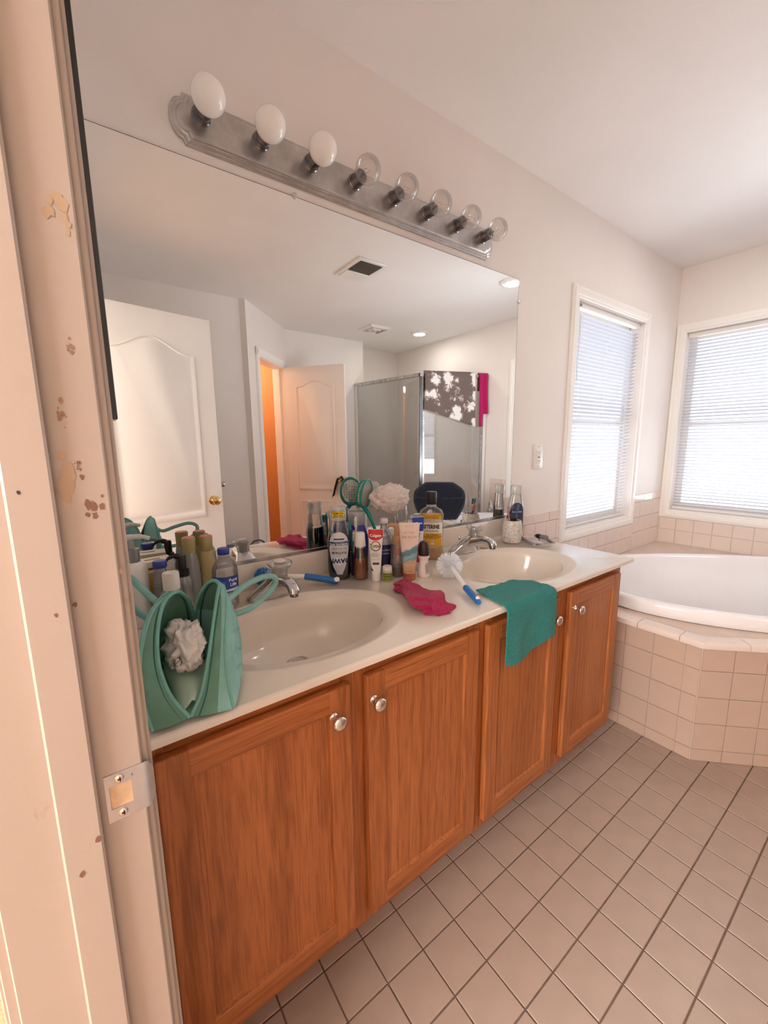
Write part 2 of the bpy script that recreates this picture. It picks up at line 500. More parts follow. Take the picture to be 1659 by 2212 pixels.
# ---- doorway trim: jamb, stop, casings, strike plate
jb = bmesh.new(); box(jb, -.338, -.2155, DJ1, DJ1+.018, 0, 2.06, .0015); box(jb, -.338, -.2155, DJ0-.018, DJ0, 0, 2.06, .0015)
box(jb, -.338, -.2155, DJ0, DJ1, 2.042, 2.06)
trim1 = struct('trim_1', jb, M['jamb'], smooth=30)
sb = bmesh.new(); box(sb, -.288, -.2555, DJ1-.011, DJ1+.001, 0, 2.03, .002); box(sb, -.288, -.2555, DJ0-.001, DJ0+.011, 0, 2.03, .002)
box(sb, -.288, -.2555, DJ0, DJ1, 2.031, 2.043, .002)
link('door_stop', sb, M['jamb'], trim1, 30)
def casing(bm, x, side, y0, y1, z1):
    # stepped moulding standing on the wall face at x, thickness towards side
    for (ta, a, b_) in ((.0085, .0, 1.), (.0125, .10, .62), (.0105, .62, .9)):
        pa, pb = y0+(y1-y0)*a, y0+(y1-y0)*b_
        box(bm, min(x, x+side*ta), max(x, x+side*ta), min(pa, pb), max(pa, pb), 0, z1, .0012)
cb = bmesh.new()
casing(cb, XL, 1, DJ1+.006, DJ1+.062, 2.105); casing(cb, -.338, -1, DJ1+.006, DJ1+.066, 2.105)
casing(cb, XL, 1, DJ0-.006, DJ0-.062, 2.105); casing(cb, -.338, -1, DJ0-.006, DJ0-.062, 2.105)
box(cb, XL, XL+.012, DJ0-.062, DJ1+.062, 2.05, 2.108, .002); box(cb, -.35, -.338, DJ0-.062, DJ1+.062, 2.05, 2.108, .002)
link('casing', cb, M['jamb'], trim1, 30)
# strike plate: flat plate with a lip bent past the jamb edge, latch hole left open
SZ = .9065
pl = bmesh.new(); yb = DJ1-.0016
def plate(bm, xs, za, zb): box(bm, xs[0], xs[1], yb, DJ1+.0002, za, zb)
zt, zb_ = SZ+.0265, SZ-.0265
plate(pl, (-.2495, -.2462), zb_, zt); plate(pl, (-.2462, -.2270), SZ+.0135, zt); plate(pl, (-.2462, -.2270), zb_, SZ-.0125); plate(pl, (-.2270, -.2165), zb_, zt)
rows = []
for k in range(6):
    t = k/5; x = -.2165+.0105*t; y = yb+.0002+.0042*t*t
    h_ = .0265*(1-.55*max(0, t-.35)**2*2.2)
    rows.append([(x, y, SZ-h_), (x, y, SZ-h_*.4), (x, y, SZ+h_*.4), (x, y, SZ+h_)])
grid(pl, rows)
strike = link('strike_plate', pl, M['steel'], trim1, 50); strike['label'] = 'steel latch strike plate with two screws'
for k, z in enumerate((SZ+.0195, SZ-.0195)):
    sc = LA([(.0042, 0), (.0042, .0008), (.0032, .0016), (.0001, .0017)], 16)
    o = link('screw', sc, M['nickel'], strike, 40, (-.2365, yb+.0002, z), (PI/2, 0, 0))
    cr = bmesh.new(); box(cr, -.0024, .0024, -.0005, .0005, .0016, .0020); box(cr, -.0005, .0005, -.0024, .0024, .0016, .0020)
    link('screw_slot', cr, M['dark'], strike, 0, (-.2365, yb+.0002, z), (PI/2, 0, .3))
text('numeral', strike, '5', .0036, lambda x, y: (-.2255+x, yb-.0003, SZ+.0185+y), M['dark'])
hb = bmesh.new(); box(hb, -.2462, -.2270, DJ1-.0004, DJ1+.0004, SZ-.0125, SZ+.0135)
link('latch_hole', hb, mat('bare_wood', lin(202, 170, 140), .8, var=.2, vscale=60), strike, 0)
st = link('black_strip', B(-.2085, -.2012, -.772, -.742, 1.285, 1.628, .0006), M['black_plastic'], None, 30)
tag(st, 'thin black strip on the edge of the doorway casing beside the mirror', 'strip')

for k, (x, z, r_, c_) in enumerate(((-.229, 1.203, .0085, 0), (-.242, 1.287, .0065, 1), (-.236, 1.239, .0055, 0), (-.228, 1.449, .010, 2), (-.247, 1.226, .012, 2), (-.2595, .877, .0035, 0), (-.275, .848, .0030, 0), (-.232, 1.346, .0055, 1), (-.278, 1.223, .0018, 3), (-.2525, 1.116, .0022, 0), (-.266, 1.113, .0018, 0), (-.214, 1.14, .0020, 1))):
    rn = random.Random(k+11); bm = bmesh.new()
    for j in range(1 if r_ < .004 else 9):
        cx, cz = (0, 0) if r_ < .004 else (rn.gauss(0, r_*.35), rn.gauss(0, r_*.75)); rr0 = r_*(1 if r_ < .004 else rn.uniform(.12, .38))
        if c_ == 2: rr0 *= 1.8
        a0 = rn.uniform(0, 6.28); stn = 0 if abs(x+.2655) > .0 else 0
        yb2 = DJ1-.0004-(.011 if -.2885 < x < -.255 else 0)
        bm.faces.new([bm.verts.new((x+cx+rr0*rn.uniform(.5, 1.0)*math.cos(a0+2*PI*i/9), yb2-j*.00002, z+cz+rr0*rn.uniform(.7, 1.5)*math.sin(a0+2*PI*i/9))) for i in range(9)])
    link('scuff', bm, colour(*((122, 86, 66), (140, 108, 86), (172, 146, 120), (60, 44, 36))[c_], .6), trim1, 0)

# ---- doors
def arch_outline(x0, x1, z0, zs, rise, n=14):
    pts = [(x0, z0), (x1, z0), (x1, zs)]
    for k in range(1, n):
        t = k/n; x = x1+(x0-x1)*t
        pts.append((x, zs+rise*(.5-.5*math.cos(2*PI*t))**1.2))
    pts.append((x0, zs)); return pts
def inset(pts, d):
    cx = sum(p[0] for p in pts)/len(pts); cz = sum(p[1] for p in pts)/len(pts); out = []
    x0, x1 = min(p[0] for p in pts), max(p[0] for p in pts); z0, z1 = min(p[1] for p in pts), max(p[1] for p in pts)
    for x, z in pts:
        out.append((x+(cx-x)/(abs(x1-x0)/2)*d, z+(cz-z)/(abs(z1-z0)/2)*d))
    return out
def make_door(name, W, panels, hinge, ang, knob_side, mtl):
    d = link(name, B(0, W, -.0175, .0175, .012, 2.034, .002), mtl, None, 30, hinge, (0, 0, ang)); d['kind'] = 'structure'
    for pts in panels:
        for s in (-1, 1):
            bm = bmesh.new()
            rings = []
            for ins, dep in ((0, 0), (.006, .0062), (.017, .0066), (.026, .0012), (.036, .0012), (.05, .0048)):
                rings.append([(x, s*(.0175+dep-.0004), z) for x, z in inset(pts, ins)])
            loft(bm, rings, False, True)
            link('panel', bm, mtl, d, 35)
    kx = W-.062
    for s in (-1, 1):
        prof = [(.031, 0), (.031, .004), (.024, .007), (.012, .010), (.011, .026), (.017, .032), (.0255, .040), (.0275, .049), (.0245, .058), (.013, .064), (.0001, .0655)]
        link('knob', LA(prof, 28), M['brass'], d, 40, (kx, s*.0175, .905), (-s*PI/2, 0, 0))
    return d
d1p = [arch_outline(.105, .60, .80, 1.80, .085), arch_outline(.105, .60, .16, .665, 0)]
door1 = make_door('door_1', .711, d1p, (-.205+.006, -1.492, 0), math.atan2(-.18, .983), 1, M['trim'])
d2p = [arch_outline(.115, .54, .79, 1.835, .06), arch_outline(.115, .54, .16, .685, 0)]
door2 = make_door('door_2', .65, d2p, (1.527, -2.852, 0), math.atan2(.519, .408), 1, painted('door_paint', lin(238, 230, 222), .35, bump=.02))
hg = bmesh.new()
for z in (.25, 1.02, 1.82): tube(hg, [(-.012, .018, z-.045), (-.012, .018, z+.045)], .006, 8)
link('hinge', hg, M['brass'], door1, 40)
# angled doorway trim
t2 = bmesh.new()
def on45(s, n): return P45A+U45*s+N45*n
quadslab(t2, on45(.15, -.002), on45(.166, -.002), N45, .12, 0, 2.045); quadslab(t2, on45(.759, -.002), on45(.775, -.002), N45, .12, 0, 2.045)
quadslab(t2, on45(.15, -.002), on45(.775, -.002), N45, .12, 2.029, 2.045)
for s0, s1 in ((.092, .160), (.768, .826)):
    quadslab(t2, on45(s0, -.012), on45(s1, -.012), N45, .012, 0, 2.104); quadslab(t2, on45(s0+.012, -.016), on45(s1-.02, -.016), N45, .016, 0, 2.104)
quadslab(t2, on45(.092, -.012), on45(.826, -.012), N45, .012, 2.036, 2.104); quadslab(t2, on45(.092, -.016), on45(.826, -.016), N45, .016, 2.052, 2.092)
quadslab(t2, on45(.166, .045), on45(.178, .045), N45, .03, 0, 2.03); quadslab(t2, on45(.747, .045), on45(.759, .045), N45, .03, 0, 2.03)
struct('trim_2', t2, M['trim'], smooth=30)

# ---- windows
def window(name, fr, x0, x1, z0, z1, blindlabel, cordside):
    """fr maps (along, out, z); out>0 is outside. Casing on the room side, sash and glass in the reveal"""
    def bx(bm, a0, a1, o0, o1, za, zb, bev=0):
        t = bmesh.new(); box(t, a0, a1, o0, o1, za, zb, bev)
        for v in t.verts: v.co = fr(v.co.x, v.co.y, v.co.z)
        me = bpy.data.meshes.new('t'); t.to_mesh(me); t.free(); bm.from_mesh(me); bpy.data.meshes.remove(me)
    wn = bmesh.new(); c = .06
    for a0, a1, za, zb in ((x0-c, x0, z0-c, z1+c), (x1, x1+c, z0-c, z1+c), (x0, x1, z1, z1+c), (x0, x1, z0-c, z0)):
        bx(wn, a0, a1, -.011, 0, za, zb, .002)
        h = a1-a0 > zb-za
        if h: bx(wn, a0-.0385, a1+.0385, -.0152, -.001, za+.013, zb-.0225, .002)
        else: bx(wn, a0+.012, a1-.022, -.016, -.0005, za+.012, zb-.012, .002)
    root = struct(name, wn, M['trim'], smooth=30)
    fb = bmesh.new(); s = .042
    for a0, a1, za, zb in ((x0, x0+s, z0, z1), (x1-s, x1, z0, z1), (x0, x1, z1-s, z1), (x0, x1, z0, z0+s), (x0, x1, (z0+z1)/2-.018, (z0+z1)/2+.018)):
        hz = a1-a0 > zb-za
        bx(fb, a0+(.001 if hz else 0), a1-(.001 if hz else 0), .087 if hz else .085, .123 if hz else .125, za, zb, .002)
    link('sash', fb, M['white_plastic'], root, 30)
    g = bmesh.new(); bx(g, x0+.02, x1-.02, .103, .105, z0+.02, z1-.02)
    link('glass_pane', g, M['glass'], root, 0)
    # mini blind
    base = fr((x0+x1)/2, .04, z1)
    bl = thing('mini_blind', blindlabel, 'blind', base, 0)
    def loc(bm):
        for v in bm.verts: v.co -= base
        return bm
    hd = bmesh.new(); bx(hd, x0+.004, x1-.004, .022, .052, z1-.030, z1-.002, .002)
    link('headrail', loc(hd), M['white_plastic'], bl, 30)
    bt = bmesh.new(); bx(bt, x0+.006, x1-.006, .028, .050, z0+.006, z0+.020, .002)
    link('bottom_rail', loc(bt), M['white_plastic'], bl, 30)
    n = int((z1-.042-(z0+.028))/.0222)
    sl = bmesh.new(); rows = []
    tilt = math.radians(-26)
    for k in range(5):
        u = (k-2)/2*.0125; cu = .0016*(1-((k-2)/2)**2)
        rows.append((.039+u*math.cos(tilt)-cu*math.sin(tilt), u*math.sin(tilt)+cu*math.cos(tilt)))
    grid(sl, [[fr(a, o_, z)-fr(0, 0, 0) for a in (x0+.006, x1-.006)] for o_, z in rows])
    me = bpy.data.meshes.new('slat'); sl.to_mesh(me); sl.free(); me.materials.append(M['slat'])
    for p in me.polygons: p.use_smooth = True
    org = fr(0, 0, 0)-base
    for k in range(n):
        o = bpy.data.objects.new('slat', me); COL.objects.link(o); o.parent = bl
        o.location = org+Vector((0, 0, z0+.030+k*.0222))
    for a in (x0+.11, (x0+x1)/2, x1-.11):
        lc = bmesh.new()
        for o_ in (.0265, .0515): tube(lc, [fr(a, o_, z0+.012)-base, fr(a, o_, z1-.03)-base], .0007, 5)
        link('ladder_cord', lc, M['white_plastic'], bl, 0)
    a = x0+.055 if cordside < 0 else x1-.055
    wp = [fr(a+.004*math.sin(k*.9), .012, z1-.03-k*.055)-base for k in range(8 if cordside < 0 else 11)]
    wp[0] = fr(a, .022, z1-.024)-base
    link('tilt_wand', T(wp, .0035, 6), M['clear_milky'], bl)
    bx2 = bmesh.new(); bx(bx2, a-.02, a+.02, .016, .024, z1-.024, z1-.012)
    link('tilter', loc(bx2), colour(120, 122, 128), bl, 0)
    return root
window('window_1', lambda a, o_, z: Vector((a, o_, z)), W1[0], W1[1], W1[2], W1[3], 'white mini blind in the window beside the vanity mirror', -1)
window('window_2', lambda a, o_, z: Vector((XR+o_, a, z)), W2[0], W2[1], W2[2], W2[3], 'wider white mini blind in the far window over the tub', -1)

# ---- wall tile band beside and under the windows
TPW = .111
def wallpieces(rects, fr, parent, mt):
    cache = {}
    for a0, a1, z0, z1 in rects:
        k = (round(a1-a0, 4), round(z1-z0, 4))
        if k not in cache: cache[k] = tilemesh('tile', k[0]-.003, k[1]-.003, .007, mt)
        o = bpy.data.objects.new('tile', cache[k]); COL.objects.link(o); o.parent = parent
        o.matrix_local = fr((a0+a1)/2, (z0+z1)/2)
def rowset(x0, x1, z0, z1, step, off):
    out = []; x = off
    while x > x0: x -= step
    while x < x1-1e-4:
        a, b_ = max(x, x0), min(x+step, x1)
        if b_-a > .012: out.append((a, b_, z0, z1))
        x += step
    return out
ZT = .889
rects = rowset(1.452, 1.893, ZT-.052, ZT, .15, 1.643)
for zz in ((.728, ZT-.052), (.620, .728), (.512, .620)): rects += rowset(1.452, 1.893, zz[0], zz[1], .0995, 1.664)
for zz in ((.598, .692), (.503, .598)): rects += rowset(1.893, 2.828, zz[0], zz[1], TPW, 1.9)
def frback(a, z):
    mm = Matrix.Rotation(PI/2, 4, 'X'); mm.translation = Vector((a, -.007, z)); return mm
rects += rowset(2.828, XR-.008, ZT-.052, ZT, .15, 2.83)+rowset(2.828, XR-.008, .728, ZT-.052, .1, 2.83)+rowset(2.828, XR-.008, .62, .728, .1, 2.83)+rowset(2.828, XR-.008, .512, .62, .1, 2.83)
wallpieces(rects, frback, wall_back, M['wall_tile'])
rr_ = []
z = .70
for zz in ((.603, .692), (.503, .603)): rr_ += rowset(-1.63, -.008, zz[0], zz[1], TPW, -.01)
rr_ += rowset(-1.63, -1.428, ZT-.052, ZT, .15, -1.63)+rowset(-1.63, -1.428, .692, .762, .1, -1.63)+rowset(-1.63, -1.428, .762, ZT-.052, .1, -1.63)
def frright(a, z):
    mm = Matrix(((0, 0, -1, XR-.007), (1, 0, 0, a), (0, 1, 0, z), (0, 0, 0, 1)))
    mm = Matrix(((0, 0, -1, 0), (-1, 0, 0, 0), (0, 1, 0, 0), (0, 0, 0, 1))); mm.translation = Vector((XR-.007, a, z)); return mm
wallpieces(rr_, frright, wall_right, M['wall_tile'])

# ---- outlet
ot = thing('wall_outlet', 'white outlet with test buttons on the wall beside the mirror', 'outlet', (1.662, 0, 1.187))
link('cover_plate', B(-.040, .040, -.006, 0, -.063, .063, .003, 2), M['white_plastic'], ot)
link('receptacle', B(-.017, .017, -.0085, -.005, -.034, .034, .001), M['white_plastic'], ot)
dk = colour(120, 96, 82)
sl_ = bmesh.new()
for zz in (.022, -.022):
    for xx in (-.0065, .0065): box(sl_, xx-.0009, xx+.0009, -.0092, -.008, zz-.0045, zz+.0045)
    tube(sl_, [(0, -.0092, zz-.0085), (0, -.008, zz-.0085)], .0022, 8)
link('socket_slots', sl_, dk, ot, 0)
link('test_button', B(-.008, .008, -.0105, -.008, .0008, .0062, .0008), colour(214, 205, 198), ot)
link('reset_button', B(-.008, .008, -.0105, -.008, -.0062, -.0008, .0008), dk, ot)
for zz in (.051, -.051): link('screw', LA([(.0028, 0), (.0028, .0006), (.0001, .001)], 12), dk, ot, 40, (0, -.006, zz), (PI/2, 0, 0))
bk = thing('wall_bracket', 'small chrome bracket on the far wall past the open door', 'bracket', (.70, -2.34, .94))
link('post', LA([(.010, 0), (.010, .03), (.013, .032), (.013, .042), (.0001, .044)], 16), M['chrome'], bk, 40, None, (-PI/2, 0, 0))
link('backplate', B(-.018, .018, 0, .006, -.022, .022, .002), M['chrome'], bk)

# ---- ceiling vents and recessed lights
v1 = thing('exhaust_heater', 'square ceiling fan unit with one dark louvered half', 'vent', (1.437, -1.293, ZC))
link('frame', B(-.105, .105, -.165, .165, -.014, 0, .004), M['white_plastic'], v1)
link('grille_backing', B(-.085, .085, -.02, .14, -.0155, -.0135), M['dark'], v1, 0)
for k in range(15):
    link('louver', B(-.085, .085, -.017+k*.0107, -.013+k*.0107, -.0185, -.0145), colour(96, 88, 80), v1, 0)
link('light_lens', B(-.085, .085, -.14, -.03, -.019, -.013, .002), M['white_plastic'], v1)
v2 = thing('ceiling_vent', 'square white ceiling air diffuser near the shower', 'vent', (2.352, -2.425, ZC))
for k in range(4):
    a = .125-.03*k; bm = bmesh.new()
    rg = [[(sx*s_, sy*s_, z) for sx, sy in ((-1, -1), (1, -1), (1, 1), (-1, 1))] for s_, z in ((a, -.002), (a, -.006), (a-.024, -.022-.004*k), (a-.026, -.018-.004*k))]
    loft(bm, rg, False, k == 3)
    link('diffuser_vane', bm, M['white_plastic'] if k % 2 == 0 else colour(205, 198, 188), v2, 0)
for k, (x, y, lb) in enumerate(((2.859, -2.301, 'recessed ceiling light near the shower corner'), (2.494, -.836, 'recessed ceiling light over the tub'))):
    cl = thing('recessed_light', lb, 'ceiling light', (x, y, ZC), 0, None)
    link('trim_ring', LA([(.095, 0), (.095, -.006), (.078, -.010), (.070, -.004), (.066, 0)][::-1], 32), M['white_plastic'], cl, 40)
    link('lens', LA([(.072, -.001), (.060, -.006), (.0001, -.012)][::-1], 32), colour(250, 248, 244), cl, 40)
    sl2 = bpy.data.lights.new('can_lamp', 'AREA'); sl2.shape = 'DISK'; sl2.size = .12; sl2.energy = 2.5; sl2.color = (1, .93, .84)
    so2 = bpy.data.objects.new('can_lamp', sl2); COL.objects.link(so2); so2.location = (x, y, ZC-.016)

# ================================================================== VANITY
VX0, VX1 = -.217, 1.425
vc = thing('vanity_cabinet', 'long red-brown oak bathroom vanity cabinet under the white counter', 'cabinet', (0, 0, 0))
bm = bmesh.new()
box(bm, VX0, VX1, -.525, -.004, .105, .12); box(bm, VX0, VX1, -.022, -.004, .12, .72)
box(bm, VX0, VX0+.016, -.525, -.022, .12, .79); box(bm, VX1-.016, VX1, -.525, -.022, .12, .79); box(bm, VX0, VX1, -.47, -.45, 0, .105)
link('carcass', bm, M['oak_v'], vc, 0)
FY0, FY1 = -.545, -.525
ff = bmesh.new()
for a, b_ in ((VX0, -.175), (.135, .245), (.545, .655), (.935, 1.07), (1.35, VX1)): box(ff, a, b_, FY0, FY1, .105, .7964, .0015)
link('face_frame_stiles', ff, M['oak_v'], vc, 0)
ff = bmesh.new(); box(ff, VX0, VX1, FY0+.0006, FY1, .735, .7964, .001); box(ff, VX0, VX1, FY0+.0006, FY1, .105, .165, .001)
link('face_frame_rails', ff, M['oak_h'], vc, 0)
knobprof = [(.010, 0), (.010, .003), (.006, .006), (.0055, .015), (.009, .018), (.0145, .0225), (.0162, .027), (.0145, .0315), (.008, .0345), (.0001, .0355)]
DY = -.565
def cab_door(x0, x1, kx):
    z0, z1 = .143, .764; sw = .052
    d = link('door', B(x0+.01, x1-.01, DY+.010, FY0-.0005, z0+.01, z1-.01), M['oak_v'], vc, 0)
    pn = bmesh.new()
    pts = [(x0+sw-.004, z0+sw-.004), (x1-sw+.004, z0+sw-.004), (x1-sw+.004, z1-sw+.004), (x0+sw-.004, z1-sw+.004)]
    r = [[(x+(ins if k in (0, 3) else -ins), DY+dep, z+(ins if k in (0, 1) else -ins)) for k, (x, z) in enumerate(pts)] for ins, dep in ((0, .0005), (.004, .002), (.0065, .007), (.012, .0078), (.014, .0068), (.02, .0068))]
    loft(pn, r, False, True); link('panel', pn, M['oak_v'], d, 0)
    for a, b_ in ((x0, x0+sw), (x1-sw, x1)):
        link('stile', B(a, b_, DY, FY0-.0004, z0, z1, .0045, 2), M['oak_v'], d, 0)
    for a, b_ in ((z0, z0+sw), (z1-sw, z1)):
        bm = bmesh.new(); box(bm, x0+sw-.0045, x1-sw+.0045, DY+.0002, FY0-.0004, a, b_, .0045, 2)
        link('rail', bm, M['oak_h'], d, 0)
    o = link('knob', LA(knobprof, 24), M['nickel'], d, 50, (kx, DY, .706), (PI/2, 0, 0)); o['label'] = 'worn silver cabinet knob'
for a in ((-.192, .172, .129), (.213, .579, .229), (.618, .970, .921), (1.036, 1.39, 1.056)): cab_door(*a)
lt = bmesh.new(); box(lt, .866, .905, -.574, -.5655, .745, .758, .002); box(lt, .90, .918, -.566, -.548, .768, .779, .002)
tube(lt, spline([(.886, -.571, .752), (.898, -.574, .765), (.908, -.562, .774)], 5), .005, 6)
o = link('child_latch', lt, M['white_plastic'], vc, 30); o['label'] = 'white plastic child safety latch'

# ---- counter with two integral oval basins
CZ = .816
ct = thing('vanity_counter', 'glossy cream cultured marble counter with two oval sinks', 'counter', (0, 0, 0))
SK = ((.175, -.335), (1.007, -.340)); SA, SB = .222, .163
def rectring(x0, x1, y0, y1, c, z, ts):
    out = []
    for t in ts:
        dx, dy = math.cos(t), math.sin(t); k = 1e9
        if dx > 1e-9: k = min(k, (x1-c[0])/dx)
        if dx < -1e-9: k = min(k, (x0-c[0])/dx)
        if dy > 1e-9: k = min(k, (y1-c[1])/dy)
        if dy < -1e-9: k = min(k, (y0-c[1])/dy)
        out.append((c[0]+dx*k, c[1]+dy*k, z))
    return out
top = bmesh.new()
CX0, CX1, CY0 = -.217, 1.447, -.582
for i, (cx, cy) in enumerate(SK):
    x0, x1 = (CX0, .60) if i == 0 else (.60, CX1)
    cs = [math.atan2(y-cy, x-cx) % (2*PI) for x in (x0, x1) for y in (CY0+.006, 0)]
    ts = sorted([2*PI*k/64 for k in range(64)]+cs)
    def er(a, b_, z, ox=0, oy=0): return [(cx+ox+a*math.cos(t), cy+oy+b_*math.sin(t), z) for t in ts]
    outer = rectring(x0, x1, CY0+.006, 0, (cx, cy), CZ, ts)
    loft(top, [er(SA+.006, SB+.006, CZ-.019), rectring(x0, x1, CY0+.006, 0, (cx, cy), CZ-.019, ts)], False, False)
    loft(top, [outer, er(.288, .212, CZ), er(.281, .207, CZ+.0028), er(.272, .200, CZ+.0030), er(.262, .192, CZ+.0002), er(.235, .174, CZ-.003), er(SA, SB, CZ-.008)], False, False)
    bw = bmesh.new()
    prof = [(1.0, -.008), (.975, -.016), (.955, -.030), (.92, -.056), (.86, -.088), (.74, -.115), (.55, -.132), (.32, -.139), (.10, -.142)]
    loft(bw, [er(SA*k, SB*k, CZ+dz, .010*(1-k), .07*(1-k)**1.3) for k, dz in prof], False, True)
    o = link('sink_basin', bw, M['marble'], ct, 60)
    dx_, dy_ = cx+.010, cy+.067
    dr = LA([(.031, 0), (.031, .0018), (.024, .0022), (.0225, -.002), (.0195, -.002), (.0195, .003), (.012, .006), (.0001, .0066)], 28)
    o2 = link('drain', dr, M['chrome'], o, 40, (dx_, dy_, CZ-.1415)); o2['label'] = 'chrome drain stopper'
# front edge, end and underside
ed = [(CY0+.006, CZ), (CY0+.002, CZ-.0015), (CY0, CZ-.005), (CY0, CZ-.016), (CY0+.006, CZ-.019)]
grid(top, [[(x, y, z) for x in (CX0, CX1)] for y, z in ed])
grid(top, [[(CX1, y, z) for y in (CY0+.003, 0)] for z in (CZ, CZ-.019)])
grid(top, [[(x, 0, z) for x in (CX0, CX1)] for z in (CZ, CZ-.019)])
bmesh.ops.remove_doubles(top, verts=top.verts, dist=.0002)
link('countertop', top, M['marble'], ct, 50)
bsp = bmesh.new(); box(bsp, CX0, 1.436, -.016, -.0005, CZ-.001, .899, .004, 2); link('backsplash', bsp, M['marble'], ct, 40)

# ---- mirror
mr = thing('wall_mirror', 'large frameless mirror over the vanity counter', 'mirror', (0, 0, 0))
link('mirror_glass', B(-.2165, 1.442, -.0055, -.0005, .910, 1.984), M['mirror'], mr, 0)
eg = bmesh.new(); box(eg, 1.442, 1.4432, -.0056, -.0004, .910, 1.985); box(eg, -.2165, 1.4432, -.0056, -.0004, 1.984, 1.9853)
link('mirror_edge', eg, colour(74, 72, 62), mr, 0)
link('bottom_channel', B(-.2165, 1.443, -.0085, -.0005, .8995, .9112, .0008), M['worn_chrome'], mr, 30)
for x, z in ((1.446, 1.890), (.357, 1.987)):
    link('mirror_clip', LA([(.0085, 0), (.0085, .003), (.006, .0055), (.0001, .006)], 16), M['clear_milky'], mr, 40, (x, -.004, z), (PI/2, 0, 0))

# ---- vanity light bar
lb = thing('vanity_light_bar', 'chrome eight-bulb vanity light bar above the mirror', 'light fixture', (0, 0, 0))
LX0, LX1, LZ0, LZ1 = .030, 1.250, 2.012, 2.128
def barpoly(ins, y):
    zc = (LZ0+LZ1)/2; h = (LZ1-LZ0)/2-ins; out = []
    x1, x0 = LX1-ins, LX0+ins; notch = .012
    n = 10
    for k in range(n+1):
        a = -PI/2+PI*k/n; out.append((x1-.028+.028*math.cos(a)+0.0, y, zc+(h-notch)*math.sin(a)))
    out = [(x1-.034, y, zc-h)]+out+[(x1-.034, y, zc+h), (x0+.034, y, zc+h)]
    for k in range(n+1):
        a = PI/2+PI*k/n; out.append((x0+.028+.028*math.cos(a), y, zc+(h-notch)*math.sin(a)))
    out.append((x0+.034, y, zc-h)); return out
bp = bmesh.new()
loft(bp, [barpoly(*q_) for q_ in ((0, -.0005), (0, -.006), (.003, -.009), (.006, -.009), (.008, -.012), (.011, -.014), (.014, -.014), (.016, -.017), (.019, -.018), (.024, -.018))], False, True)
mt, N, L, b = newmat('aged_chrome_plate')
b.inputs['Metallic'].default_value = .85; b.inputs['Roughness'].default_value = .27
v_ = coords(N, L); f1 = ramp(N, L, noisy(N, L, v_, 12, 6, .7), [(.35, lin(176, 172, 170)), (.7, lin(206, 203, 202))])
f2 = ramp(N, L, noisy(N, L, coords(N, L, (1, 1, 1)), 62, 5, .65), [(.67, (1, 1, 1, 1)), (.75, lin(128, 84, 62))])
mx = N.new('ShaderNodeMixRGB'); mx.blend_type = 'MULTIPLY'; mx.inputs[0].default_value = .75
L.new(f1, mx.inputs[1]); L.new(f2, mx.inputs[2]); L.new(mx.outputs[0], b.inputs['Base Color'])
link('backplate', bp, mt, lb, 25)
for k in range(8):
    x = .103+.1533*k; z = 2.084
    so = link('socket', LA([(.0001, 0), (.0235, 0), (.0235, .003), (.0212, .005), (.0212, .018), (.020, .0185), (.020, .021), (.0212, .0215), (.0212, .038), (.018, .040), (.0001, .039)], 24), M['dark_chrome'], lb, 40, (x, -.018, z), (PI/2, 0, 0))
    R = .0395
    prof = [(.013, -.004), (.0135, .004)]+[(R*math.sin(a), .041-R*math.cos(a)) for a in [PI*(.13+.87*i/16) for i in range(17)]]
    prof[-1] = (.0003, prof[-1][1])
    wht = k < 3
    bu = link('light_bulb', LA(prof, 32), M['bulb_white'] if wht else M['bulb_clear'], lb, 50, (x, -.052, z), (PI/2, 0, 0))
    bu['label'] = 'frosted white globe bulb' if wht else 'clear globe bulb'
    if not wht:
        fl = bmesh.new(); tube(fl, [(0, 0, .0), (0, 0, .022)], [.0045, .003], 8)
        for s in (-1, 1): tube(fl, [(s*.002, 0, .02), (s*.010, 0, .040)], .0006, 5)
        tube(fl, [(-.010, 0, .040), (-.004, .002, .043), (.004, -.002, .043), (.010, 0, .040)], .0006, 5)
        link('filament', fl, M['dark_chrome'], bu, 40)

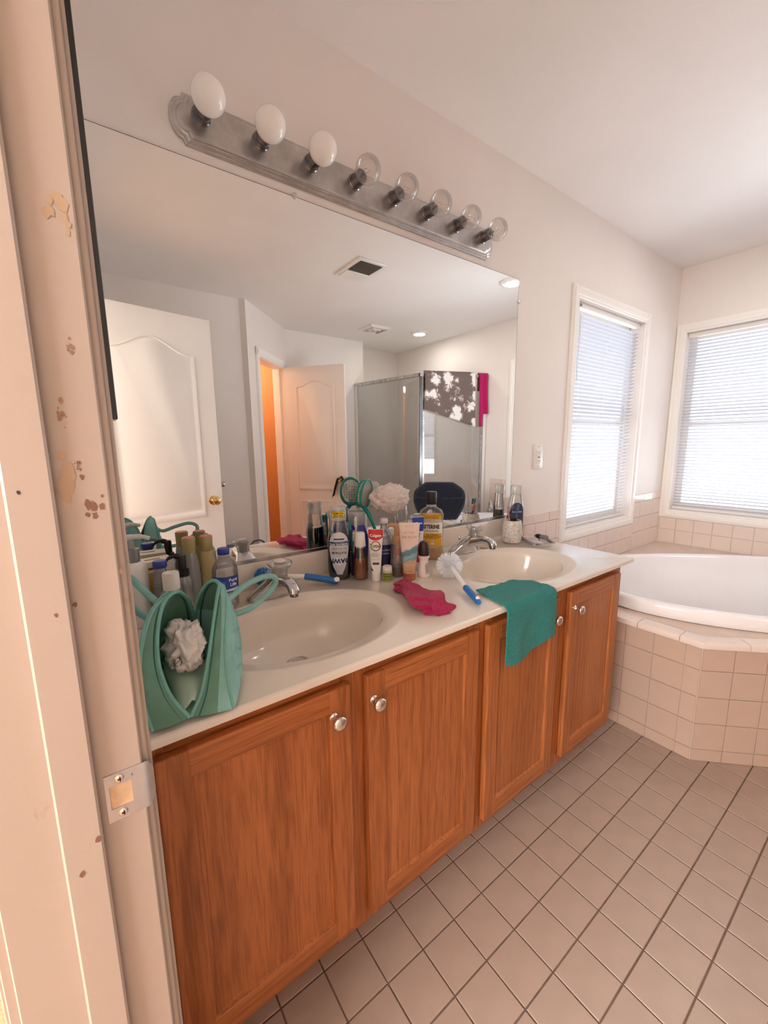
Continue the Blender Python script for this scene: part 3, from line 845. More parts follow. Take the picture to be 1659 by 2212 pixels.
# ---- faucets
def faucet(cx, cy, label, rz):
    f = thing('sink_faucet', label, 'faucet', (cx, cy, CZ+.0034), rz, 'chrome sink faucets')
    bs = bmesh.new()
    def rg(a, b_, z, y=0, n=2.6): return sring(0, y, z, a, b_, n, 40)
    loft(bs, [rg(.080, .029, 0), rg(.080, .029, .005), rg(.076, .028, .012, -.001, 2.8), rg(.062, .029, .022, -.004, 2.8), rg(.046, .031, .038, -.014, 2.6), rg(.034, .031, .054, -.028, 2.4), rg(.027, .028, .067, -.042, 2.2), rg(.0225, .0235, .074, -.051, 2), rg(.0215, .0215, .079, -.054, 2)])
    link('base', bs, M['chrome'], f, 50)
    sp = bmesh.new()
    pts = spline([(0, -.030, .048), (0, -.070, .060), (0, -.105, .068), (0, -.132, .068), (0, -.147, .060), (0, -.150, .050)], 5)
    rings = []
    for i, p in enumerate(pts):
        q_ = i/(len(pts)-1); tg = (pts[min(i+1, len(pts)-1)]-pts[max(i-1, 0)]).normalized(); up = Vector((1, 0, 0)).cross(tg)
        wx, wz = .026-.011*min(1, q_*1.5), .022-.0095*min(1, q_*1.6)
        rings.append([p+Vector((wx*math.copysign(abs(math.cos(t))**.75, math.cos(t)), 0, 0))+up*wz*math.copysign(abs(math.sin(t))**.75, math.sin(t)) for t in [2*PI*k/28 for k in range(28)]])
    loft(sp, rings); link('spout', sp, M['chrome'], f, 50)
    link('aerator', LA([(.0112, 0), (.0112, .010), (.0095, .012), (.0001, .012)], 18), M['dark_chrome'], f, 40, (0, -.150, .042))
    link('pop_up_rod', LA([(.0025, 0), (.0025, .03), (.005, .032), (.0055, .040), (.003, .044), (.0001, .0445)], 12), M['chrome'], f, 40, (0, .022, .018))
    kn = bmesh.new(); rings = []
    for z, r in ((0, .021), (.006, .0205), (.024, .0225), (.034, .030), (.042, .0345), (.048, .034), (.052, .028), (.053, .018)):
        ring = []
        for i in range(60):
            t = 2*PI*i/60; k = 1-.05*(i % 3 == 0)*(1 if z < .045 else .3)
            ring.append((r*k*math.cos(t), r*k*math.sin(t), z))
        rings.append(ring)
    loft(kn, rings)
    h = link('handle', kn, M['acrylic'], f, 60, (0, -.056, .077), (math.radians(6), 0, 0)); h.scale = (1, 1, .80); h['label'] = 'fluted clear acrylic faucet handle'
    link('handle_core', LA([(.013, .002), (.015, .03), (.016, .046), (.0001, .047)], 20), mat('frosted_core', lin(206, 200, 194), .3), h, 40)
    link('index_cap', LA([(.0165, .0532), (.0165, .0545), (.0145, .056), (.0001, .0565)], 24), colour(226, 220, 214), h, 40)
    return f
faucet(.186, -.112, 'chrome single-knob faucet at the sink beside the teal bag', 0)
faucet(.992, -.118, 'chrome single-knob faucet at the sink under the teal towel', 0)

# ================================================================== TUB AND SHOWER
DZ = .497
K1, K2 = (1.603, -.789), (2.434, -1.62)
dpoly = [(1.603, -.002), K1, K2, (XR-.002, -1.62), (XR-.002, -.002)]
TC = Vector((2.485, -.80)); TA, TB = .90, .525
def tubpt(t, k, z, dx=0):
    u = TA*k*math.copysign(abs(math.cos(t))**(2/2.35), math.cos(t)); v = TB*k*math.copysign(abs(math.sin(t))**(2/2.35), math.sin(t))
    s = 2**-.5
    return (TC.x+(u*s+v*s), TC.y+(-u*s+v*s), z)
deck = thing('tub_deck', 'corner tub platform faced with small beige square tiles', 'tub deck', (0, 0, 0))
bm = bmesh.new()
for a, b_ in zip(dpoly[:-1], dpoly[1:4]):
    bm.faces.new([bm.verts.new(p) for p in ((a[0], a[1], 0), (b_[0], b_[1], 0), (b_[0], b_[1], DZ), (a[0], a[1], DZ))])
def rayd(t):
    d = Vector(tubpt(t, 1, 0)[:2])-TC; d.normalize(); best = 1e9; n = len(dpoly)
    for i in range(n):
        p, q_ = Vector(dpoly[i]), Vector(dpoly[(i+1) % n]); e = q_-p
        den = d.x*e.y-d.y*e.x
        if abs(den) < 1e-9: continue
        r_ = p-TC; k = (r_.x*e.y-r_.y*e.x)/den; s = (r_.x*d.y-r_.y*d.x)/den
        if k > 0 and -1e-6 <= s <= 1+1e-6: best = min(best, k)
    return (TC.x+d.x*best, TC.y+d.y*best, DZ)
tt = [2*PI*i/160 for i in range(160)]
loft(bm, [[rayd(t) for t in tt], [tubpt(t, .96, DZ) for t in tt]], False, False)
link('deck_body', bm, M['wall_grout'], deck, 0)
def facetiles(a, b_, rows_, start):
    a, b_ = Vector(a+(0,)), Vector(b_+(0,)); ln = (b_-a).length; u = (b_-a)/ln; n = Vector((u.y, -u.x, 0))
    if n.x+n.y > 0 and n.dot(Vector((-1, -1, 0))) < 0: n = -n
    for z0, z1 in rows_:
        s = start
        while s < ln-.004:
            s0, s1 = max(s, 0), min(s+TPW, ln); s += TPW
            if s1-s0 < .012: continue
            me_k = ('dt', round(s1-s0, 3), round(z1-z0, 3))
            if me_k not in _fc: _fc[me_k] = tilemesh('tile', s1-s0-.0022, z1-z0-.0022, .006, M['deck_tile'], .0008)
            o = bpy.data.objects.new('tile', _fc[me_k]); COL.objects.link(o); o.parent = deck
            c = a+u*((s0+s1)/2)
            mm = Matrix(((u.x, 0, n.x, c.x+n.x*.005), (u.y, 0, n.y, c.y+n.y*.005), (0, 1, 0, (z0+z1)/2), (0, 0, 0, 1)))
            o.matrix_local = mm
drows = [(.387, .482), (.275, .387), (.163, .275), (.051, .163), (.0, .051)]
facetiles((1.603, 0), K1, drows, .789-7*TPW-.052-TPW+.0); facetiles(K1, K2, drows, .0)
facetiles(K2, (XR-.002, -1.62), drows, 0.0)
# bullnose cap tiles along the deck edge
for (a, b_), st_ in (((dpoly[0], K1), -.05), ((K1, K2), 0), ((K2, (XR, -1.62)), 0)):
    a, b_ = Vector(a+(0,)), Vector(b_+(0,)); ln = (b_-a).length; u = (b_-a)/ln; n = Vector((u.y, -u.x, 0))
    if n.dot(Vector((-1, -1, 0))) < 0: n = -n
    s = st_
    while s < ln-.01:
        s0, s1 = (s+.001 if s > 0 else (-.0062 if a.x > 1.6031 or a.y < -.1 else .001)), (s+.1515 if s+.1525 < ln else ln+(.0062 if b_.x < 3 else -.001)); s += .1525
        if s1-s0 < .01: continue
        hj = .0006*(round(s/.1525) % 2)+.0003*(a.x > 1.7); bm = bmesh.new(); prof = [(.006-hj, .478), (.0135-hj, .480), (.0145-hj, .492), (.011-hj, .5005-hj), (.004, .504-hj), (-.052, .504-hj), (-.052, .4975), (.004, .496)]
        loft(bm, [[tuple(a+u*sv+n*d_)[:2]+(z_,) for d_, z_ in prof] for sv in (s0, s1)])
        link('bullnose_tile', bm, M['wall_tile'], deck, 35)
tub = thing('bathtub', 'white oval soaking tub set into the tiled corner deck', 'bathtub', (0, 0, 0))
bm = bmesh.new()
prof = [(.985, DZ+.002), (1.0, DZ+.008), (1.002, .545), (.998, .556), (.985, .561), (.945, .561), (.925, .557), (.912, .545), (.895, .50), (.86, .36), (.80, .22), (.70, .16), (.4, .145), (.05, .143)]
loft(bm, [[tubpt(t, k, z) for t in tt] for k, z in prof], False, True)
link('tub_shell', bm, M['tub'], tub, 60)
link('overflow_plate', LA([(.034, 0), (.034, .004), (.028, .010), (.0001, .011)], 24), M['chrome'], tub, 40, (2.02, -.50, .44), (0, PI/2-.5, -.3))
# tub filler: gooseneck spout on the deck
tf = thing('tub_spout', 'chrome gooseneck tub spout on the deck near the shower', 'faucet', (3.13, -1.50, .504))
link('escutcheon', LA([(.03, 0), (.03, .006), (.018, .012), (.0001, .012)], 20), M['chrome'], tf)
link('spout', T(spline([(0, 0, .008), (0, 0, .10), (-.01, .012, .15), (-.05, .05, .165), (-.085, .085, .13), (-.09, .09, .105)], 6), .014, 12), M['chrome'], tf, 60)

# shower: framed glass door and side panel in the corner
PA, PB, PC = Vector((2.586, -1.986, 0)), Vector((XR-.014, -1.712, 0)), Vector((2.44, -2.955, 0))
sh = thing('shower_enclosure', 'chrome framed glass shower enclosure in the far corner', 'shower', (0, 0, 0))
def wallseg(a, b_, t, z0, z1, bm=None):
    bm = bm or bmesh.new(); u = (b_-a).normalized(); n = Vector((u.y, -u.x, 0))
    prism(bm, [(p.x, p.y, z0) for p in (a+n*t/2, b_+n*t/2, b_-n*t/2, a-n*t/2)], (0, 0, z1-z0)); return bm
sp_, sq = (PB-PA).normalized(), (PC-PA).normalized()
link('curb', wallseg(PA-sp_*.03, PB, .09, 0, .12, wallseg(PA, PC, .09, 0, .12)), M['tub'], sh, 0)
fm = M['worn_chrome']
link('corner_post', wallseg(PA-sp_*.0, PA+sp_*.022, .026, .12, 1.955), M['dark_chrome'], sh, 0)
link('wall_jamb', wallseg(PB-sp_*.030, PB, .024, .12, 1.955), M['white_plastic'], sh, 0)
link('top_rail', wallseg(PA, PB, .03, 1.925, 1.958, wallseg(PA, PC, .03, 1.925, 1.958)), fm, sh, 0)
link('bottom_rail', wallseg(PA, PB, .03, .12, .15, wallseg(PA, PC, .03, .12, .15)), fm, sh, 0)
link('door_frame', wallseg(PA+sp_*.03, PA+sp_*.05, .018, .155, 1.92, wallseg(PB-sp_*.055, PB-sp_*.035, .018, .155, 1.92)), fm, sh, 0)
link('glass_door', wallseg(PA+sp_*.04, PB-sp_*.045, .005, .16, 1.92), M['shower_glass'], sh, 0)
link('side_panel', wallseg(PA+sq*.012, PC-sq*.03, .005, .15, 1.925), M['shower_glass'], sh, 0)
link('panel_jamb', wallseg(PC-sq*.03, PC, .024, .12, 1.955), M['white_plastic'], sh, 0)
link('shower_pan', B(2.60, XR-.002, -3.235, -1.99, .0, .06), M['tub'], sh, 0)

# towels over the shower door rail
def drape(name, s0, s1, bot_f, zt, mt_, lab, waves, amp, off):
    t = thing(name, lab, 'towel', tuple(PA+sp_*((s0+s1)/2)+Vector((0, 0, zt))))
    nrm = Vector((sp_.y, -sp_.x, 0))
    if nrm.y < 0: nrm = -nrm
    bm = bmesh.new(); rows = []
    cs = 30
    for k in range(33):
        row = []
        for i in range(cs+1):
            u = i/cs; s = s0+(s1-s0)*u
            bz = bot_f(u)
            if k <= 4:     # short back flap
                z = zt-.16*(4-k)/4; d = -.024
            elif k <= 8:
                a = PI*(k-4)/4; z = zt+.022*math.sin(a); d = -.024*math.cos(a)
            else:
                f = (k-8)/24; z = zt+(bz-zt)*f; d = .026+amp*f*(.6+.4*math.sin(waves*u*PI))+.004*math.sin(9*u+5*f)
            p = PA+sp_*(s-(s0+s1)/2-0)-PA+nrm*d
            row.append((p.x, p.y, z-zt))
        rows.append(row)
    grid(bm, rows)
    o = link('cloth', bm, mt_, t, 180)
    sd = o.modifiers.new('thick', 'SOLIDIFY'); sd.thickness = .005
    return t
mt, N, L, b = newmat('floral_terry')
v_ = coords(N, L, (1, 1, 1))
vo = N.new('ShaderNodeTexVoronoi'); vo.inputs['Scale'].default_value = 8; L.new(v_, vo.inputs['Vector'])
nz = noisy(N, L, v_, 15, 3, .6, 1.6)
ad = N.new('ShaderNodeMath'); ad.operation = 'SUBTRACT'; L.new(nz, ad.inputs[0]); L.new(vo.outputs['Distance'], ad.inputs[1])
fc = ramp(N, L, ad.outputs[0], [(.0, lin(122, 108, 104)), (.03, lin(170, 158, 154)), (.10, lin(172, 160, 156)), (.125, lin(244, 242, 240))])
L.new(fc, b.inputs['Base Color']); b.inputs['Roughness'].default_value = .95; b.inputs['Specular IOR Level'].default_value = .1
addbump(N, L, b, noisy(N, L, v_, 300), .6, .004)
# rail-local s runs from the corner post to the wall
drape('floral_towel', .045, .60, lambda u: 1.60-.17*u, 1.958, mt, 'brown towel with white flowers draped over the shower door', 4, .03, 0)
drape('magenta_towel', .645, .745, lambda u: 1.43 if u < .45 else 1.56, 1.958, terry('magenta_terry', lin(186, 24, 98)), 'narrow magenta cloth hung over the shower door rail', 3, .03, 0)

# ================================================================== THINGS ON THE COUNTER
def place(name, label, cat, x, y, group=None, turn=0, z=None):
    lift = max([0]+[.0036*(((x-c[0])/.315)**2+((y-c[1])/.24)**2 < 1) for c in SK])
    d = Vector((x, y))-CAM.xy
    return thing(name, label, cat, (x, y, CZ+.0006+lift if z is None else z), math.atan2(d.y, d.x)-PI/2+turn, group)
white, black = M['white_plastic'], M['black_plastic']
BX = black
def ring_cap(name, p, prof, mt, ribs=0, seg=28, label=None):
    if ribs:
        bm = bmesh.new(); rings = []
        for r, z in prof:
            rings.append([(r*(1-.035*(i % 2))*math.cos(2*PI*i/ribs), r*(1-.035*(i % 2))*math.sin(2*PI*i/ribs), z) for i in range(ribs)])
        loft(bm, rings)
    else: bm = LA(prof, seg)
    o = link(name, bm, mt, p, 35)
    if label: o['label'] = label
    return o
def R_(secs): return Body([(z, r, r, 2.0) for z, r in secs])

# -- lotion pump at the left end
t = place('lotion_pump_bottle', 'white lotion pump bottle with silver collar against the doorway edge', 'bottle', -.158, -.095)
b_ = R_([(0, .027), (.003, .030), (.135, .030), (.152, .027), (.162, .019), (.166, .014)])
link('bottle', b_.mesh(), white, t, 50)
ring_cap('collar', t, [(.0165, .164), (.0165, .196), (.010, .198)], mat('silver_plastic', lin(150, 150, 152), .3, .6))
link('pump_stem', LA([(.007, .196), (.007, .221)], 16), mat('silver_plastic_2', lin(168, 168, 170), .3, .5), t)
bm = bmesh.new(); tube(bm, spline([(-.012, 0, .224), (.006, -.003, .226), (.026, -.008, .225), (.040, -.012, .220)], 5), [.0075]*5+[.0065]*5+[.005]*6, 12)
link('pump_head', bm, colour(214, 212, 208), t)

# -- boxed soap
t = place('soap_carton', 'cream and gold carton standing behind the small blue-capped bottle', 'box', -.104, -.050, None, .2)
link('carton', B(-.035, .035, -.026, .026, 0, .150, .0012), colour(196, 158, 86), t, 0)
link('lid', B(-.0356, .0356, -.0266, .0266, .122, .152, .0012), colour(228, 220, 200), t, 0)
link('red_band', B(-.024, .012, -.0271, -.0262, .131, .137), colour(146, 62, 58), t, 0)
link('top_band', B(-.026, .010, -.006, .004, .1521, .1525), colour(146, 62, 58), t, 0)

# -- small bottle with blue cap
t = place('small_bottle', 'small smoky bottle with blue screw cap beside the carton', 'bottle', -.104, -.122)
b_ = R_([(0, .0165), (.002, .0185), (.118, .0185), (.132, .016), (.140, .0125), (.150, .0122)])
link('bottle', b_.mesh(), clear('smoky_plastic', (.60, .60, .62, 1), .2, .06, milky=.12), t, 50)
link('contents', b_.mesh(.003, .10, .92), mat('grey_liquid', lin(78, 78, 88), .2), t, 50)
ring_cap('cap', t, [(.0155, .146), (.0163, .148), (.0163, .161), (.0145, .1635), (.0001, .164)], colour(38, 58, 138), 44)

# -- clear bottle with white cap
t = place('clear_bottle', 'squat clear bottle with white cap just behind the teal bag', 'bottle', -.092, -.192)
b_ = R_([(0, .027), (.002, .0295), (.080, .0295), (.096, .027), (.106, .020), (.110, .0165)])
link('bottle', b_.mesh(), M['clear'], t, 50)
ring_cap('cap', t, [(.0185, .108), (.0185, .146), (.0165, .149), (.0001, .1495)], colour(226, 222, 214))
tx = colour(70, 70, 74)
b_.write('raised_lettering', t, 'HAND  SANITIZER', .006, 0, .092, M['clear_milky'])

# -- black pump dispenser
t = place('black_pump_bottle', 'clear soap dispenser with black pump head in the left cluster', 'bottle', -.052, -.110)
b_ = Body([(0, .021, .021, 2.2), (.002, .0235, .0235, 2.4), (.092, .0235, .0235, 2.4), (.106, .019, .019, 2.1), (.112, .0145, .0145, 2)])
link('bottle', b_.mesh(), clear('grey_clear', (.78, .80, .82, 1), .2, .05, milky=.08), t, 50)
link('dip_tube', T([(0, 0, .01), (.002, 0, .112)], .003, 8), M['clear_milky'], t)
ring_cap('collar', t, [(.0155, .110), (.0155, .128), (.011, .130)], black, 40)
bm = bmesh.new(); lathe(bm, [(.0105, .129), (.0105, .160), (.009, .166), (.0001, .167)], 0, 0, 20)
tube(bm, spline([(0, 0, .159), (-.014, -.004, .166), (-.028, -.008, .164), (-.038, -.010, .155)], 5), [.0075]*6+[.005]*5+[.0038]*5, 10)
link('pump_head', bm, black, t)

# -- two shampoo bottles with olive caps
olive, tan = colour(158, 144, 92), colour(196, 176, 126)
for nm, lb_, x, y, bc, H in (('shampoo_bottle', 'dark blue-grey bottle with olive flip cap and pink top', -.022, -.052, clear('dusky_blue', (.30, .36, .44, 1), .2, .05, milky=.30), .197),
                             ('conditioner_bottle', 'tan bottle with olive flip cap and pink top by the blue-label water bottle', .024, -.046, tan, .194)):
    t = place(nm, lb_, 'bottle', x, y)
    w_ = .024 if 'dark' in lb_ else .0205
    b_ = Body([(0, w_*.9, .017, 2.2), (.003, w_, .019, 2.3), (.07, w_, .0185, 2.3), (.12, w_*.92, .0175, 2.2), (H-.040, .0165, .0160, 2)])
    link('bottle', b_.mesh(), bc, t, 60)
    c_ = Body([(H-.041, .0162, .0162, 2), (H-.001, .0172, .0172, 2), (H, .0165, .0165, 2)])
    link('cap', c_.mesh(), olive, t, 50)
    link('cap_top', LA([(.0160, H-.0005), (.0150, H+.0018), (.0001, H+.0018)], 24), colour(206, 108, 98), t, 40)

# -- water bottle
t = place('water_bottle', 'clear water bottle with blue cap and blue wrap label', 'bottle', .050, -.118)
rs = [(0, .026), (.003, .031)]
for k in range(4): rs += [(.008+.0095*k, .0325), (.0125+.0095*k, .0310)]
rs += [(.047, .0335), (.095, .0335), (.100, .0338), (.112, .0325), (.126, .026), (.136, .0165), (.141, .0128), (.152, .0126)]
b_ = R_(rs)
link('bottle', b_.mesh(), M['clear'], t, 60)
lab_m = colour(36, 74, 160)
b_.label('wrap_label', t, lab_m, [(.050, -.0334, .0334), (.094, -.0334, .0334)], 20, .0003)
wv = bmesh.new()
lab_d = colour(28, 56, 132)
b_.label('label_wave', t, colour(210, 222, 236), [(.0535, -.030, .033), (.0565, -.032, .0325), (.060, .004, .031)], 14, .0007)
b_.write('brand_lettering', t, 'Pure\nLife', .0125, .019, .077, colour(240, 244, 250), .02, sx=.9)
b_.write('small_print', t, 'natural spring water\nminerals added for taste\nbottled at the source', .0032, -.016, .078, colour(190, 206, 232))
ring_cap('cap', t, [(.0150, .150), (.0155, .151), (.0155, .164), (.0138, .1665), (.0001, .167)], colour(40, 60, 150), 48)
link('neck_ring', LA([(.0150, .1445), (.0160, .146), (.0150, .148)], 28), M['clear_milky'], t)

# -- inverted dish soap bottle
def soapbottle(t, lettering, labelmat, darkblue):
    b_ = Body([(0, .030, .022, 2.3), (.004, .0345, .0245, 2.5), (.03, .0375, .026, 2.5), (.09, .0385, .0265, 2.5), (.135, .0375, .026, 2.4), (.170, .032, .0235, 2.3), (.196, .0265, .0225, 2.2), (.200, .0255, .0220, 2.2)])
    link('bottle', b_.mesh(), M['clear'], t, 60)
    lv = .150 if lettering else .120
    link('soap', b_.mesh(.002, lv, .975), M['navy_liquid'], t, 60)
    c_ = Body([(.199, .0262, .0225, 2.2), (.203, .0268, .023, 2.3), (.238, .0268, .023, 2.3), (.243, .0240, .0205, 2.2)])
    link('cap', c_.mesh(), M['clear_milky'], t, 50)
    b_.label('oval_label', t, labelmat, [(.020, -.0080, .0080), (.045, -.0190, .0190), (.075, -.0270, .0270), (.105, -.0310, .0310), (.130, -.0310, .0310), (.146, -.0260, .0260), (.157, -.0170, .0170), (.162, -.0060, .0060)], 16)
    return b_, c_
silver = mat('silver_label', lin(204, 205, 212), .25, .15, var=.1, vscale=30)
navy_ink = colour(18, 26, 66)
t = place('dish_soap_bottle', 'navy dish soap bottle standing upside down with yellow NO FLIP cap sticker', 'bottle', .425, -.090)
b_, c_ = soapbottle(t, True, silver, None)
b_.label('blue_band', t, colour(30, 54, 104), [(.118, -.0306, .0306), (.131, -.0306, .0306)], 16, .0009)
b_.label('pill_band', t, navy_ink, [(.1370, -.017, .017), (.1415, -.017, .017)], 10, .0009)
b_.label('white_disc', t, colour(214, 226, 240), [(z_, l_*.75, r_*.75) for z_, l_, r_ in oval(.068, .0155, .021, 12)], 12, .0009)
b_.write('brand_lettering', t, 'DAWN', .0215, 0, .068, navy_ink, .035, True, sx=1.0, eps=.0015)
b_.write('line_ultra', t, 'ULTRA', .003, 0, .0815, navy_ink, .02, True, eps=.0015)
b_.write('line_platinum', t, 'PLATINUM', .0100, 0, .0945, navy_ink, .02, True, eps=.0013)
b_.write('line_ezsqueeze', t, 'EZ-SQUEEZE', .0092, 0, .1085, colour(110, 112, 122), .0, True, eps=.0013)
b_.write('line_remove', t, 'REMOVE 99%', .0100, 0, .1230, colour(226, 232, 242), .02, True, eps=.0016)
b_.write('line_grease', t, 'of grease & food residue', .0033, 0, .1288, colour(226, 232, 242), 0, True, eps=.0016)
c_.label('cap_sticker_edge', t, colour(30, 28, 24), [(.2100, -.0205, .0205), (.2300, -.0205, .0205)], 12, .0003)
c_.label('cap_sticker', t, colour(244, 208, 40), [(.2110, -.0195, .0195), (.2290, -.0195, .0195)], 12, .0007)
c_.write('sticker_lettering', t, 'NO FLIP\nNO MESS', .0082, 0, .2200, colour(30, 28, 24), .03, True, eps=.0012)
# the same kind of soap behind the granite tumbler
t = place('dish_soap_bottle', 'half-empty dish soap bottle with clear cap behind the speckled tumbler', 'bottle', 1.420, -.054, None, .35)
b2_, c2_ = soapbottle(t, False, colour(58, 62, 84), None)
b2_.label('blue_band', t, colour(26, 40, 84), [(.112, -.0309, .0309), (.126, -.0309, .0309)], 16, .0009)
b2_.write('line_remove', t, 'REMOVE 99%', .0082, 0, .119, colour(220, 226, 240), .02, True, eps=.0016)

# -- amber bottle
t = place('amber_bottle', 'amber liquid bottle with tall white cap', 'bottle', .480, -.134)
b_ = R_([(0, .0205), (.003, .0232), (.02, .0245), (.055, .0240), (.085, .0205), (.105, .0178), (.110, .0172)])
link('bottle', b_.mesh(), clear('amber_clear', (.88, .80, .70, 1), .18, .04), t, 60)
link('liquid', b_.mesh(.003, .073, .95), mat('amber_liquid', lin(150, 84, 32), .08, var=.1, coat=.5), t, 60)
link('liquid_film', b_.mesh(.073, .104, .93), clear('amber_film', (.50, .42, .36, 1), .1, .1), t, 60)
ring_cap('cap', t, [(.0185, .110), (.0188, .112), (.0158, .154), (.014, .157), (.0001, .1575)], white)
ring_cap('neck_band', t, [(.0189, .1065), (.0189, .1115)], M['chrome'])

# -- upright tubes: round cap below, crimp above
def squeeze_tube(t, wcap, wtop, dcap, zc, H, mt_):
    n = 9; secs = []
    for k in range(n+1):
        f = k/n; z = zc+(H-zc)*f
        secs.append((z, wcap+(wtop-wcap)*f**.8, dcap*(1-f)**.62+.0009, 2+1.2*(1-f)))
    b_ = Body(secs); link('tube_body', b_.mesh(), mt_, t, 60); return b_
t = place('toothpaste_tube', 'red and white toothpaste tube standing on its white cap', 'tube', .508, -.184, None, -.05)
tb = squeeze_tube(t, .0145, .0245, .0135, .026, .172, mat('white_tube', lin(240, 238, 234), .25, var=.02))
ring_cap('cap', t, [(.0135, 0), (.0145, .002), (.0140, .026), (.0135, .027)], white, 0)
red = colour(206, 24, 38, .25)
tb.label('red_top', t, red, [(.136, -.006, .006), (.139, -.013, .013), (.144, -.0225, .0225), (.171, -.0243, .0243)], 16)
tb.write('brand_lettering', t, 'Colgate', .0125, 0, .1515, colour(250, 246, 244), .025, sx=.95)
gold = colour(150, 112, 60)
tb.write('product_lettering', t, 'Total', .0158, -.003, .118, gold, .03)
def arc_strip(body, name, parent, cx, cz, r, a0, a1, w_, mt_):
    bm = bmesh.new(); n = 28
    grid(bm, [[body.front(cx+(r+d)*math.cos(a0+(a1-a0)*k/n), cz+(r+d)*math.sin(a0+(a1-a0)*k/n), .0010) for k in range(n+1)] for d in (-w_, w_)])
    return link(name, bm, mt_, parent)
arc_strip(tb, 'ring_top', t, 0, .1175, .0150, PI*.80, PI*-.02, .0014, colour(200, 74, 40)); arc_strip(tb, 'ring_right', t, 0, .1175, .0150, 0, PI*-.45, .0014, colour(120, 24, 34)); arc_strip(tb, 'ring_base', t, 0, .1175, .0150, -PI*.45, -PI*.92, .0014, colour(40, 34, 36))
tb.write('lines', t, '12-Hour\nAntibacterial\nProtection', .0052, -.002, .0895, colour(52, 52, 56), .01)
tb.write('lines_small', t, 'for teeth, tongue,\ncheeks and gums', .0036, 0, .0745, colour(130, 130, 134))
tb.label('pill', t, colour(34, 38, 42), [(.0565, -.0085, .009), (.0580, -.0105, .011), (.0625, -.0105, .011), (.064, -.0085, .009)], 10, .0008)
tb.write('pill_lettering', t, 'WHITENING', .0030, 0, .0603, colour(220, 220, 224))
tb.label('green_leaf', t, colour(40, 110, 78), [(.036, -.0155, -.0065), (.042, -.0158, -.0105), (.048, -.0160, -.0148)], 6, .0008)

t = place('body_cream_tube', 'pale pink body cream tube with painted wave and copper cap', 'tube', .602, -.241, None, .05)
beach = newmat('beach_artwork'); mt, N, L, b = beach
tc = N.new('ShaderNodeTexCoord'); sx_ = N.new('ShaderNodeSeparateXYZ'); L.new(tc.outputs['Object'], sx_.inputs[0])
nz = noisy(N, L, coords(N, L, (1, 1, 1)), 42, 4, .6, .8)
ad = N.new('ShaderNodeMath'); ad.operation = 'MULTIPLY_ADD'; ad.inputs[1].default_value = .035; L.new(nz, ad.inputs[0]); L.new(sx_.outputs['Z'], ad.inputs[2])
mr_ = N.new('ShaderNodeMapRange'); mr_.inputs['From Min'].default_value = .04; mr_.inputs['From Max'].default_value = .20
a2 = N.new('ShaderNodeMath'); a2.operation = 'MULTIPLY_ADD'; a2.inputs[1].default_value = -.35; L.new(sx_.outputs['X'], a2.inputs[0]); L.new(ad.outputs[0], a2.inputs[2])
L.new(a2.outputs[0], mr_.inputs['Value'])
L.new(ramp(N, L, mr_.outputs[0], [(.0, lin(196, 152, 118)), (.24, lin(206, 166, 134)), (.29, lin(120, 158, 172)), (.36, lin(150, 182, 192)), (.42, lin(84, 128, 140)), (.50, lin(96, 146, 152)), (.54, lin(232, 210, 198)), (1, lin(234, 212, 200))]), b.inputs['Base Color'])
b.inputs['Roughness'].default_value = .3
tb2 = squeeze_tube(t, .0205, .0345, .0195, .033, .190, mt)
cop = mat('copper_cap', lin(176, 104, 70), .18, .35, var=.15, vscale=40, coat=.4)
ring_cap('cap', t, [(.0195, 0), (.0205, .002), (.0208, .024), (.0202, .033)], cop)
ring_cap('cap_band', t, [(.0212, .0235), (.0214, .025), (.0212, .032)], mat('tan_band', lin(204, 158, 126), .25))
ink = colour(190, 150, 132)
tb2.write('brand_lettering', t, 'BATH & BODY', .0042, 0, .179, ink, .0)
tb2.write('product_line', t, 'AT THE', .0085, -.002, .158, ink, .015, space=1.25); tb2.write('product_name', t, 'BEACH', .0122, 0, .144, ink, .012, space=1.3)
tb2.write('small_print', t, 'body cream', .0035, 0, .134, ink)
tb2.write('small_print_low', t, 'ULTIMATE HYDRATION\nBODY CREAM', .0042, .003, .052, colour(236, 222, 208))

t = place('toothpaste_tube', 'blue, white and red toothpaste tube mostly hidden behind the cream tube', 'tube', .694, -.178, None, .35)
tb3 = squeeze_tube(t, .0145, .0225, .0130, .026, .190, mat('white_tube_2', lin(236, 238, 244), .2, var=.02))
ring_cap('cap', t, [(.0135, 0), (.0145, .002), (.0140, .026), (.0135, .027)], white)
tb3.label('blue_top', t, colour(36, 70, 170), [(.140, -.004, .0205), (.150, -.0215, .0215), (.189, -.0223, .0223)], 14)
tb3.label('red_base', t, colour(200, 24, 44), [(.030, -.0145, .0145), (.085, -.0175, .0100), (.105, -.0185, -.012)], 12)
tb3.label('green_flash', t, colour(120, 164, 132), [(.118, -.008, .002), (.134, -.006, .006)], 6, .0009)
tb3.write('brand_lettering', t, 'Crest', .0105, .002, .168, colour(245, 246, 250), .02)

